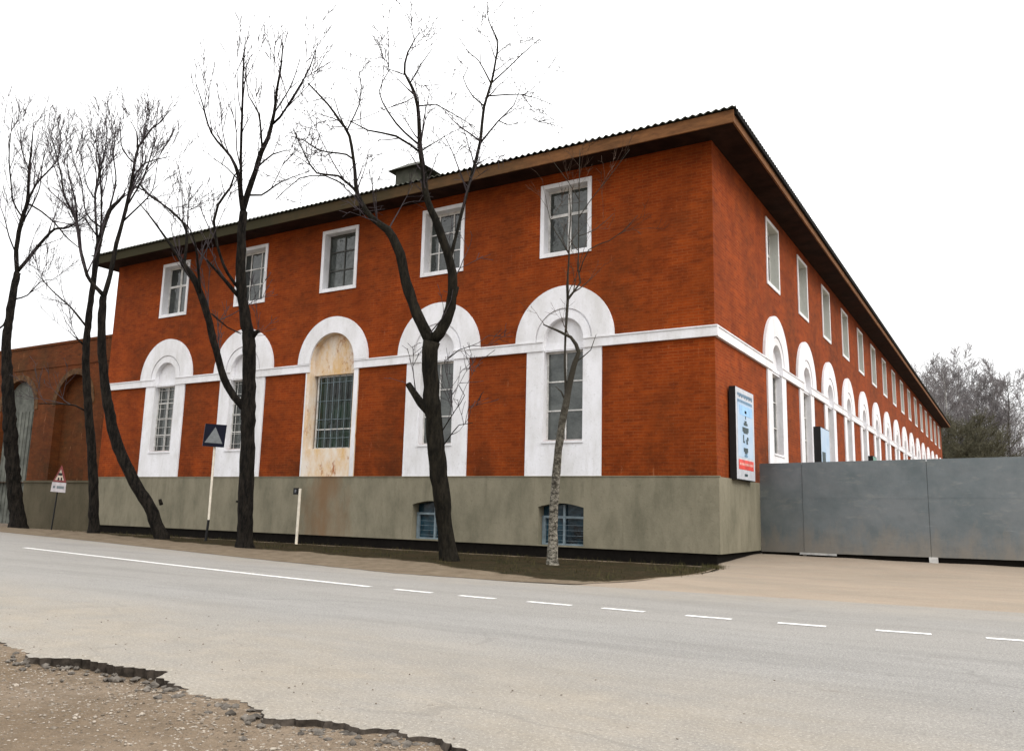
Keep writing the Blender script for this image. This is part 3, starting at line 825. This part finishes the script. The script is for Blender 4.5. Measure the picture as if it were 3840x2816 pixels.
# ------------------------------------------------------------------ trees
def bark(name, a, b_):
    m = Mat(name, .95, .1)
    m.col(m.mix(m.noise(11, 7, .8, .42, .64, (1, 1, .22), world=False), a, b_)); m.bump(m.noise(16, 6, .75, .3, .7, (1, 1, .2), world=False), 1.0, .05)
    return m.m
BARK = bark('dark_bark', (.006, .0055, .005), (.034, .028, .022))
TWIG = bark('twig_bark', (.060, .050, .055), (.095, .080, .084))
OLIVE = bark('olive_bark', (.009, .008, .006), (.032, .027, .019))
def birch_bark():
    m = Mat('birch_bark', .85, .2)
    f = m.noise(11, 6, .8, .44, .60, (1, 1, 1.6), world=False)
    z = m.z()[2]
    lowf = m.ramp(z, 3.6, .9)
    c = m.mix(m.math('MULTIPLY', f, lowf), (.030, .026, .019), (.30, .275, .225))
    m.col(c); m.bump(f, .3, .01); return m.m
BIRCH = birch_bark()

def catmull(P, step=.18):
    P = [np.array(p, float) for p in P]; out = []
    for i in range(len(P)-1):
        p0, p1, p2, p3 = P[max(i-1, 0)], P[i], P[i+1], P[min(i+2, len(P)-1)]
        n = max(1, int(np.linalg.norm(p2[:3]-p1[:3])/step))
        for k in range(n):
            t = k/n
            out.append(.5*((2*p1)+(-p0+p2)*t+(2*p0-5*p1+4*p2-p3)*t*t+(-p0+3*p1-3*p2+p3)*t**3))
    out.append(P[-1]); return out

def unit(v): return v/(np.linalg.norm(v)+1e-9)
def sprout(tb, path, rng, level, maxlev, dens, length, rmin, up=.35, ang=(25, 60), t0=.15, dr=1.45):
    """path: list of arrays x,y,z,r - hangs side shoots on it"""
    seg = [np.linalg.norm(path[i+1][:3]-path[i][:3]) for i in range(len(path)-1)]
    L = sum(seg)
    n = int(L*dens+rng.random())
    for k in range(n):
        t = t0+(1-t0)*(rng.random()**.8)
        s = t*L; i = 0
        while i < len(seg)-1 and s > seg[i]: s -= seg[i]; i += 1
        p = path[i]+(path[i+1]-path[i])*min(1, s/(seg[i]+1e-9))
        tan = unit(path[i+1][:3]-path[i][:3])
        rv = rng.normal(size=3); perp = unit(rv-tan*(rv@tan))
        a = math.radians(rng.uniform(*ang))
        d = unit(tan*math.cos(a)+perp*math.sin(a)+np.array([0, 0, up]))
        ln = length*rng.uniform(.45, 1.25)*(1.25-.85*t)
        r0 = max(rmin, min(p[3]*.62, .006+.011*ln))
        m = 5 if level < maxlev else 4
        pts = [np.array([*p[:3], r0])]; q = p[:3].copy()
        for j in range(m):
            d = unit(d+rng.normal(size=3)*.09+np.array([0, 0, up*.22]))
            q = q+d*ln/m
            pts.append(np.array([*q, max(rmin*.7, r0*(1-.8*(j+1)/m))]))
        tb.tube([x[:3] for x in pts], [x[3] for x in pts], 4 if level == 1 else 3, cap=False)
        if level < maxlev: sprout(tb, pts, rng, level+1, maxlev, dens*dr, length*.56, rmin, up*.8, ang, .2, dr)

def traced_tree(name, label, base, limbs, seed, bark_m, twig_m, lev=3, dens=1.1, length=1.7, rmin=.0085, spread=1.0, up=.35, tw0=3, group=None, ang=(16, 46), dr=1.45, flare=1.8, twig_from=None):
    """limbs: lists of (px, py, width px); the first is the trunk. Each limb leaves the nearest earlier limb and drifts in depth."""
    rng = np.random.default_rng(seed)
    p0 = on_z(base[0], base[1], 0.0); d0 = depth_of(p0)
    root = tag(empty(name, tuple(p0)), label, 'tree', group)
    placed = []; tb, tw = MB(), MB()
    for li, limb in enumerate(limbs):
        fx, fy = limb[0][0], limb[0][1]
        if li == 0: ds, off = d0, 0
        else:
            pr = min(placed, key=lambda q: (q[0]-fx)**2+(q[1]-fy)**2); ds = pr[2]
            off = rng.choice([-1, 1])*rng.uniform(.3, 1.0)*spread*min(1, (math.hypot(limb[-1][0]-fx, limb[-1][1]-fy))/200)
        tot = sum(math.hypot(limb[i+1][0]-limb[i][0], limb[i+1][1]-limb[i][1]) for i in range(len(limb)-1)); acc = 0
        P = []
        for i, (x, y, wd) in enumerate(limb):
            if i: acc += math.hypot(x-limb[i-1][0], y-limb[i-1][1])
            dd = ds+off*(acc/tot); placed.append((x, y, dd))
            P.append(np.array([*at_depth(x, y, dd), wd*(.84 if wd < 10 else .92)*dd/FD/2]))
        if li == 0:
            b0 = P[0]; r0 = b0[3]
            up_ = b0+(P[1]-b0)*min(.9, .5/np.linalg.norm(P[1][:3]-b0[:3])); up_[3] = r0*1.0
            P[0] = np.array([*b0[:3], r0*1.32]); P.insert(1, up_); P.insert(0, b0+np.array([0, 0, -.25, r0*(flare-1)]))
        C_ = catmull(P, .16 if li == 0 else .2)
        amp = .05
        C2 = []
        for i, c in enumerate(C_):
            j = rng.normal(size=3)*c[3]*amp if 0 < i else np.zeros(3)
            C2.append(np.array([*(c[:3]+j), max(rmin, c[3]*(1+.035*rng.normal()))]))
        big = C2[0][3] > .05
        tb.tube([c[:3] for c in C2], [c[3] for c in C2], 10 if li == 0 else (7 if big else 5))
        if li >= tw0 or limb[-1][2] < 9:
            zmin = p0[2]+2.2 if twig_from is None else twig_from
            pth = [c for c in C2 if c[2] > zmin and c[3] < .13]
            if len(pth) > 2: sprout(tw, pth, rng, 1, lev, dens, length, rmin, up, ang, .15, dr)
    rel = lambda M_: [(v[0]-p0[0], v[1]-p0[1], v[2]-p0[2]) for v in M_.V]
    mesh('trunk', rel(tb), tb.F, bark_m, root, smooth=True)
    mesh('crown', rel(tw), tw.F, twig_m, root, fix=False)
    return root

T5 = [
 [(988,1236,40),(976,1130,42),(962,1010,44),(951,890,41),(945,800,40),(950,752,40)],
 [(950,752,30),(982,705,27),(995,645,24),(991,580,22),(966,505,20),(940,440,16),(931,370,13),(925,334,12),(919,234,9.5),(905,190,8),(890,162,6.5),(897,116,4.5),(925,69,2)],
 [(950,757,30),(917,690,28),(893,620,25),(880,560,23),(853,506,20),(819,481,15),(787,430,12),(781,375,9),(769,300,8),(747,266,7),(722,231,5.5),(678,184,4)],
 [(990,570,10),(1008,500,8.5),(1028,422,8.5),(1043,365,9),(1056,316,8.5),(1065,236,7.5),(1081,184,6.5),(1090,137,5.5),(1095,91,4.5),(1075,47,3),(1072,4,1.5)],
 [(925,336,7),(872,300,6),(809,287,4.5),(769,266,2.5)],
 [(922,319,6.5),(872,272,5),(834,203,3.5),(856,156,2.5),(850,109,1.5)],
 [(920,234,4.5),(959,230,3.5),(990,247,3),(1047,281,1.5)],
 [(925,334,4),(965,309,2.5),(997,290,1.5)],
 [(902,184,4),(925,144,3),(950,109,1.5)],
 [(890,165,3.5),(856,153,2.5),(846,106,1.5)],
 [(1081,184,4.5),(1115,153,3.5),(1150,119,3),(1187,87,1.5)],
 [(1081,186,4.5),(1053,134,3),(1025,109,1.5)],
 [(1064,233,4.5),(1040,212,3.5),(1019,172,2.5),(1031,147,1.5)],
 [(1073,212,4),(1144,208,3),(1178,216,2.2),(1215,231,1.5)],
 [(1056,316,5.5),(1097,266,4),(1131,231,3),(1147,184,1.5)],
 [(1097,266,3.5),(1117,276,2.5),(1140,272,1.5)],
 [(785,422,8),(744,387,6),(697,381,5),(669,337,4),(644,281,2.5)],
 [(759,409,4.5),(715,387,4),(660,392,3),(631,416,2.5),(606,440,2)],
 [(776,350,5),(762,340,5),(703,331,4),(669,309,3),(640,300,1.5)],
 [(762,290,4.5),(790,231,3.5),(795,194,3),(791,162,1.5)],
 [(769,300,3.5),(745,250,3),(735,215,1.5)],
 [(950,912,24),(925,885,20),(898,845,15)],
 [(948,752,14),(944,735,10),(936,718,4)],
 [(1000,650,14),(1006,632,10)],
 [(965,960,4),(1000,905,2.5),(1022,870,2),(1010,848,1.2)],
 [(962,1000,4),(1010,935,2.5),(1040,930,1.5)],
 [(985,790,3.5),(1010,770,2.5),(1040,760,1.5)],
]
traced_tree('bare_tree', 'dark forked bare tree with a sawn stub, second tree from the right along the road', (988, 1236), T5, 11, OLIVE, TWIG, lev=3, dens=2.3, length=1.35, spread=1.0, up=.12, ang=(28, 65), rmin=.008)
T4 = [
 [(538,1208,36),(541,1100,36),(544,1000,34),(547,880,33),(548,760,30),(540,700,26),(530,620,24),(532,520,20),(536,466,18)],
 [(536,470,15),(530,430,13),(524,385,10),(507,345,7.5),(465,293,5),(446,230,3.5),(430,181,2)],
 [(535,462,15),(545,425,14),(562,376,13),(575,335,12),(590,303,10.5),(603,250,9),(609,200,7),(619,141,5),(622,94,2.5)],
 [(531,440,9),(530,344,8),(534,219,6),(535,160,5),(540,81,2)],
 [(598,275,6.5),(615,259,6.5),(653,200,5),(681,150,4),(700,94,2)],
 [(577,330,6),(569,250,4.5),(547,212,3),(540,150,1.5)],
 [(542,905,18),(500,850,17),(475,770,17),(455,690,17),(430,620,16),(408,588,13),(390,560,10),(362,520,6),(325,470,4),(300,440,2)],
 [(405,585,8),(410,508,7),(375,463,5.5),(325,428,4),(305,401,2.5)],
 [(440,645,8),(436,590,7),(430,540,5),(415,500,3),(380,470,2)],
 [(528,655,11),(480,600,8),(455,572,4)],
 [(530,640,9),(500,600,8),(478,540,7),(471,486,7),(480,451,7),(507,413,6),(515,388,4),(540,360,2)],
 [(553,745,14),(563,732,12),(570,728,8)],
 [(538,1105,8),(520,1103,6)],
 [(545,430,6),(575,430,5),(620,400,3.5),(680,378,1.5)],
 [(527,400,4),(500,370,3),(470,350,1.5)],
 [(603,250,4.5),(640,190,3.5),(660,130,1.5)],
 [(565,370,5),(600,340,4),(640,330,2)],
 [(465,690,5),(500,720,3.5),(530,735,2)],
]
traced_tree('bare_tree', 'thick dark bare tree between the crosswalk sign and the short white post', (538, 1208), T4, 12, BARK, TWIG, lev=3, dens=1.8, length=1.75, spread=1.1, up=.4)
T3 = [
 [(357,1189,29),(328,1114,28),(289,1048,26),(256,970,25),(238,892,23),(228,821,20),(223,724,18),(228,653,16)],
 [(228,656,12),(242,606,11),(257,536,10),(270,488,9.5),(282,438,9),(290,401,8.5),(296,360,7),(305,323,6),(322,300,4.5),(335,283,4),(355,268,3),(372,245,1.5)],
 [(228,650,11),(199,618,9),(187,590,9),(175,538,8),(170,493,7),(142,431,5.5),(135,388,4.5),(120,326,3),(112,300,1.5)],
 [(290,405,6),(300,380,5),(318,360,4),(350,350,3),(375,345,1.5)],
 [(278,455,5),(305,410,4.5),(325,365,3.5),(340,310,2),(345,260,1.2)],
 [(302,330,4),(300,290,3),(285,265,1.5)],
 [(270,488,5),(310,450,4),(335,420,3),(345,370,2)],
 [(299,410,3.5),(340,435,3),(370,465,2.5),(400,500,1.5)],
 [(355,1110,10),(352,1098,8)],
 [(170,493,4),(165,440,3.5),(150,380,2.5),(148,330,1.5)],
 [(296,360,4),(270,330,3),(265,280,1.5)],
]
traced_tree('bare_tree', 'bare tree with a strongly curved trunk leaning left over the wall plinth', (357, 1189), T3, 13, BARK, TWIG, lev=3, dens=2.2, length=2.0, spread=1.0, up=.3)
T2 = [
 [(206,1176,23),(206,1080,22),(201,980,20),(193,880,18),(189,800,17),(193,720,15),(204,630,13),(213,560,13),(220,525,13)],
 [(220,527,11),(228,498,11),(242,462,10),(262,442,8),(275,425,5)],
 [(216,545,8),(211,480,6),(210,426,6),(219,376,5),(215,330,3),(205,290,1.5)],
 [(220,530,5),(224,450,5),(221,380,4),(232,330,3),(236,280,1.5)],
 [(189,718,6),(156,677,5),(117,642,3.5),(90,612,2.5),(78,599,1.5)],
 [(190,905,5),(165,892,4),(120,888,3),(85,888,2.5)],
 [(185,760,5),(172,747,5),(160,738,2)],
 [(222,500,5),(190,470,4),(178,400,3),(160,350,2),(155,290,1.2)],
 [(240,465,5),(255,400,4),(250,340,3),(255,280,1.5)],
 [(213,520,4),(185,480,3),(165,470,1.5)],
 [(210,440,3.5),(192,410,3),(183,370,2),(176,320,1.2)],
]
traced_tree('bare_tree', 'slim upright bare tree left of the curved trunk, before the end of the building', (206, 1176), T2, 14, BARK, TWIG, lev=3, dens=2.2, length=2.0, spread=1.0, up=.3)
T1 = [
 [(40,1160,34),(30,1060,32),(22,950,30),(17,850,26),(14,760,21),(22,690,18),(38,600,15)],
 [(38,605,11),(36,550,10.5),(47,488,10),(60,446,9),(64,376,6),(70,320,4),(74,270,1.5)],
 [(40,596,9),(62,570,9),(90,535,8),(120,505,6.5),(152,500,5),(195,470,2)],
 [(50,480,5),(30,446,4.5),(24,400,4),(20,340,3),(28,260,1.5)],
 [(58,450,6),(80,405,5),(105,378,4),(125,352,3),(135,310,1.5)],
 [(60,448,5),(90,465,4.5),(120,491,4),(150,526,3.5),(178,548,2)],
 [(22,690,7),(8,715,5),(-10,730,3)],
 [(25,660,5),(60,650,3.5),(90,620,2.5),(125,615,1.5)],
 [(36,560,4),(20,520,3.5),(10,480,2.5),(-5,440,2)],
 [(50,490,4),(85,420,3),(95,350,2),(110,290,1.2)],
 [(64,376,4),(48,330,3),(45,280,1.5)],
]
traced_tree('bare_tree', 'bare tree with a thick trunk in front of the arched gate at the left edge', (40, 1160), T1, 15, BARK, TWIG, lev=3, dens=2.2, length=2.0, spread=1.0, up=.3)
BI = [
 [(1215,1244,24),(1218,1130,21),(1223,1050,20),(1234,950,18),(1248,870,16),(1264,800,13),(1274,775,11),(1256,742,8),(1226,727,6),(1195,714,3)],
 [(1246,885,9),(1243,800,6.5),(1244,740,6),(1247,690,8),(1249,659,8),(1262,642,6),(1277,622,4.5),(1272,593,4),(1273,522,3.5),(1274,440,3),(1275,360,2),(1276,330,1.2)],
 [(1249,662,7),(1248,630,8),(1249,608,5),(1252,565,4.5),(1252,520,3.5),(1256,470,3),(1250,410,1.5)],
 [(1275,600,3),(1295,550,2.8),(1340,530,2.4),(1368,511,2),(1403,474,1.2)],
 [(1246,888,5),(1235,862,4),(1222,850,2)],
 [(1252,560,3),(1235,530,2.5),(1212,490,2),(1200,430,1.2)],
 [(1273,480,2.5),(1300,440,2.2),(1340,390,2),(1385,330,1.2)],
 [(1274,440,2.5),(1250,400,2),(1220,360,1.2)],
 [(1262,800,4),(1300,770,2.5),(1312,735,1.5)],
 [(1273,520,2.5),(1310,505,2),(1350,470,1.2)],
]
traced_tree('birch_tree', 'thin pale-barked birch standing before the rightmost arch of the front', (1215, 1244), BI, 16, BIRCH, bark('birch_twig', (.055, .036, .026), (.11, .07, .05)), lev=3, dens=2.4, length=1.05, spread=.6, rmin=.0042, up=.25, ang=(25, 60), tw0=0, twig_from=4.3)

# ------------------------------------------------------------------ trees far behind the yard
def far_tree(name, seed, H, r0, twig_r, n1, spread, bark_m, twig_m, up=.5, lean=0, n2=9, n3=7):
    rng = np.random.default_rng(seed); root = empty(name); tb, tw = MB(), MB()
    P = []; q = np.zeros(3)
    for i in range(12):
        P.append(np.array([*q, r0*(1-.93*i/11)])); q = q+np.array([rng.normal()*.16+lean, rng.normal()*.16, H/11])
    P[0][2] = -.8
    tb.tube([c[:3] for c in P], [c[3] for c in P], 7)
    def shoot(p, d, ln, r, lev, cnt, mb):
        pts = [np.array([*p, r])]; q = np.array(p)
        m = 5 if lev < 3 else 3
        for j in range(m):
            d = unit(d+rng.normal(size=3)*.17+np.array([0, 0, .10*up])); q = q+d*ln/m
            pts.append(np.array([*q, max(twig_r, r*(1-.8*(j+1)/m))]))
        mb.tube([x[:3] for x in pts], [x[3] for x in pts], 4 if lev == 1 else 3, cap=False)
        if lev < 3:
            for k in range(cnt):
                t = rng.uniform(.25, 1); i = min(m-1, int(t*m)); b0 = pts[i]+(pts[i+1]-pts[i])*(t*m-i)
                rv = rng.normal(size=3); tan = unit(pts[i+1][:3]-pts[i][:3]); pe = unit(rv-tan*(rv@tan)); a = math.radians(rng.uniform(22, 60))
                shoot(b0[:3], unit(tan*math.cos(a)+pe*math.sin(a)+np.array([0, 0, .25*up])), ln*rng.uniform(.35, .6), max(twig_r, b0[3]*.6), lev+1, n3, tw)
    for k in range(n1):
        t = .22+.76*k/(n1-1); i = min(10, int(t*11)); b0 = P[i]+(P[i+1]-P[i])*(t*11-i)
        an = k*2.4+rng.uniform(-.4, .4); el = rng.uniform(.5, 1.1)
        d = unit(np.array([math.cos(an), math.sin(an), el*up*1.6]))
        shoot(b0[:3], d, spread*(1.05-.75*t)*rng.uniform(.7, 1.2)+.8, b0[3]*.5, 1, n2, tb)
    mesh('trunk', tb.V, tb.F, bark_m, root, fix=False, smooth=True)
    mesh('crown', tw.V, tw.F, twig_m, root, fix=False)
    return root
FARB = bark('far_bark', (.06, .055, .048), (.10, .09, .08))
FARW = bark('far_birch_bark', (.30, .29, .27), (.46, .45, .42))
FART = bark('far_twigs', (.16, .148, .15), (.24, .222, .222))
FARO = bark('far_olive_twigs', (.075, .07, .046), (.12, .112, .075))
fp = [far_tree('bare_tree', 31, 21, .24, .018, 30, 7.0, FARB, FART, .55, n2=10, n3=8),
      far_tree('bare_tree', 32, 22, .22, .0165, 30, 4.8, FARW, FART, .9, n2=10, n3=8),
      far_tree('bare_tree', 33, 15, .22, .022, 40, 5.8, FARB, FARO, .5, n2=12, n3=8)]
GR = 'bare trees far behind the metal fence'
def put(o, px, d, s, rz, label, first):
    c = o if first else copy_tree(o, None)
    v = CAM+ray(px, 1150)*d
    c.location = (v[0], v[1], .05); c.scale = (s, s, s); c.rotation_euler = (0, 0, rz)
    tag(c, label, 'tree', GR)
SPOTS = [(0, 2040, 112, 1.02, .3, 'broad grey bare tree rising behind the far roof end'), (1, 2128, 120, 1.13, 1.1, 'tall pale birch-like bare tree, the highest of the far group'), (0, 2200, 118, .93, 2.2, 'rounded grey bare tree towards the right edge of the far group'),
         (1, 2098, 108, .95, 4.0, 'slim pale-trunked bare tree right of the far roof end'), (2, 2075, 104, .78, .7, 'low dense olive bare tree beside the far end of the building'), (2, 2125, 100, .80, 2.9, 'low dense olive bare tree in the middle of the far group'),
         (2, 2172, 102, .84, 5.1, 'low dense olive bare tree in front of the rounded grey one'), (1, 2166, 126, .98, 5.5, 'slim pale bare tree between the highest and the rounded one'), (0, 2262, 125, .78, 4.4, 'lower grey bare tree cut by the right edge'),
         (2, 2225, 108, .55, 3.6, 'small olive bare tree near the right edge above the fence'), (2, 2100, 98, .62, 1.9, 'short olive bare tree just above the fence'), (2, 2150, 98, .60, 4.6, 'short bushy olive tree above the middle of the fence'), (1, 2010, 125, .95, 2.5, 'pale bare tree mostly hidden by the roof')]
SPOTS += [(0, 2235, 110, .98, 1.7, 'big grey bare tree filling the right edge of the far group'), (1, 2205, 116, 1.02, 3.3, 'slim tall bare tree behind the big grey one near the right edge'), (0, 2160, 115, .98, 5.9, 'grey bare tree behind the middle of the evergreens'), (1, 2070, 118, .98, .9, 'slim bare tree just right of the far roof end'), (0, 2105, 122, 1.02, 3.9, 'grey bare tree behind the slim pale-trunked one')]
used = set()
for k, px, d, s, rz, lab in SPOTS:
    put(fp[k], px, d, s, rz, lab, k not in used); used.add(k)

# evergreens in the same belt: trunk and a ragged crown of small needles sprays
def evergreen(seed, H):
    rng = np.random.default_rng(seed); root = empty('evergreen_tree'); b = MB()
    b.tube([(0, 0, -.8), (.05, 0, H*.5), (0, .05, H)], [.2, .12, .02], 7)
    V, F = [], []
    for k in range(5200):
        t = rng.random()**.8; z = H*(.10+.9*t)
        tier = .75+.25*math.sin(z*4.2)
        r = (2.9*(1-t)**.75+.15)*tier*(rng.random()**.5)*(1+.3*math.sin(3*rng.uniform(0, 6.28)))
        a = rng.uniform(0, 6.283); c = np.array([r*math.cos(a), r*math.sin(a), z-r*.35])
        d = unit(np.array([math.cos(a), math.sin(a), -.3])+rng.normal(size=3)*.5); e_ = unit(np.cross(d, rng.normal(size=3)))
        L = rng.uniform(.2, .5); n = len(V)
        V += [tuple(c), tuple(c+d*L*.6+e_*.07), tuple(c+d*L), tuple(c+d*L*.6-e_*.07)]; F.append((n, n+1, n+2, n+3))
    b.build('trunk', FARB, root, fix=False)
    mesh('crown', V, F, plain('needles', (.042, .046, .024), .9, .1, .5, 1.5), root, fix=False)
    return root
ev = evergreen(41, 12)
EV = [(2112, 112, 1.0, 0, 'dark evergreen in the middle of the far trees'), (2150, 110, 1.12, 2, 'tallest dark evergreen among the far trees'), (2183, 112, .98, 4, 'dark evergreen right of the tallest evergreen'), (2085, 114, .8, 1, 'small dark evergreen next to the far end of the building'), (2215, 116, .6, 3, 'short dark evergreen near the right edge')]
for i, (px, d, s, rz, lab) in enumerate(EV):
    c = ev if i == 0 else copy_tree(ev, None)
    v = CAM+ray(px, 1150)*d; c.location = (v[0], v[1], .05); c.scale = (s, s, s); c.rotation_euler = (0, 0, rz)
    tag(c, lab, 'tree', 'evergreens among the far trees')

# ------------------------------------------------------------------ grass on the verge, stones on the dirt
rng = np.random.default_rng(7)
V, F = [], []
for k in range(6500):
    p = VPTS[int(rng.integers(len(VPTS)))]
    x, y = p[0]+rng.normal()*.12, p[1]+rng.normal()*.15
    if nz(x*.9, y*.9) < -.15 or y > -.05: continue
    h = rng.uniform(.03, .11)*(1.3 if rng.random() < .1 else 1); a = rng.uniform(0, 6.283); wd = .006
    dx, dy = math.cos(a), math.sin(a); n = len(V)
    V += [(x-dy*wd, y+dx*wd, p[2]-.01), (x+dy*wd, y-dx*wd, p[2]-.01), (x+dx*h*.5, y+dy*h*.5, p[2]+h)]; F.append((n, n+1, n+2))
GR_ = Mat('grass_blades', .9, .1); GR_.col(GR_.mix(GR_.noise(2, 4), (.032, .034, .011), (.060, .046, .022)))
tag(mesh('grass', V, F, GR_.m, fix=False), 'sparse dull grass on the dark verge under the trees', 'grass', kind='stuff')
def pebbles(n, seed, gen, name, mat, label):
    rng = np.random.default_rng(seed); V, F = [], []
    ico = [(0, 0, 1), (.9, 0, .3), (.28, .85, .3), (-.72, .52, .3), (-.72, -.52, .3), (.28, -.85, .3), (.72, .52, -.4), (-.28, .85, -.4), (-.9, 0, -.4), (-.28, -.85, -.4), (.72, -.52, -.4), (0, 0, -.9)]
    fc = [(0, 1, 2), (0, 2, 3), (0, 3, 4), (0, 4, 5), (0, 5, 1), (1, 6, 2), (2, 7, 3), (3, 8, 4), (4, 9, 5), (5, 10, 1), (2, 6, 7), (3, 7, 8), (4, 8, 9), (5, 9, 10), (1, 10, 6), (11, 7, 6), (11, 8, 7), (11, 9, 8), (11, 10, 9), (11, 6, 10)]
    for k in range(n):
        x, y, z, s = gen(rng)
        sc = s*rng.uniform(.6, 1.3, 3)*np.array([1, 1, .6]); a = rng.uniform(0, 6.28); nb = len(V)
        for q in ico:
            q = np.array(q)*sc*(1+rng.normal(size=3)*.12)
            V.append((x+q[0]*math.cos(a)-q[1]*math.sin(a), y+q[0]*math.sin(a)+q[1]*math.cos(a), z+q[2]))
        F += [tuple(nb+i for i in f) for f in fc]
    return tag(mesh(name, V, F, mat, fix=False), label, 'gravel', kind='stuff')
def gen_dirt(rng):
    x = rng.uniform(-1.2, 4.6); ne = interp(NEAR, x)
    y = ne-.06-abs(rng.normal())*.55 if rng.random() < .75 else rng.uniform(-17.2, ne-.05)
    return x, y, -interp(LIP, x)+.003+.012*nz(x, y, .9)+(min(interp(LIP, x), .05)*min(1, max(0, (ne-.5-y)/.6))), rng.uniform(.003, .010)*(1.8 if rng.random() < .06 else 1)
ST = Mat('gravel_stone', .9, .2); ST.col(ST.mix(ST.noise(16, 3, .5, .4, .6), (.11, .088, .066), (.30, .26, .215)))
pebbles(2600, 3, gen_dirt, 'gravel', ST.m, 'loose pale gravel along the broken edge of the asphalt')
def gen_chunk(rng):
    x = rng.uniform(-.2, 3.9); ne = interp(NEAR, x); L_ = interp(LIP, x)
    return x, ne-abs(rng.normal())*.10-.01, -L_+.006, rng.uniform(.012, .034)
pebbles(150, 9, gen_chunk, 'rubble', plain('asphalt_chunks', (.10, .088, .075), .95, .1, .5, 18), 'crumbled asphalt lumps lying under the broken road edge')
def gen_road(rng):
    x = rng.uniform(-3, 8); ne = interp(NEAR, x); return x, ne+abs(rng.normal())*1.2+.05, .004, rng.uniform(.003, .007)
pebbles(260, 4, gen_road, 'grit', ST.m, 'scattered grit on the dusty near side of the road')
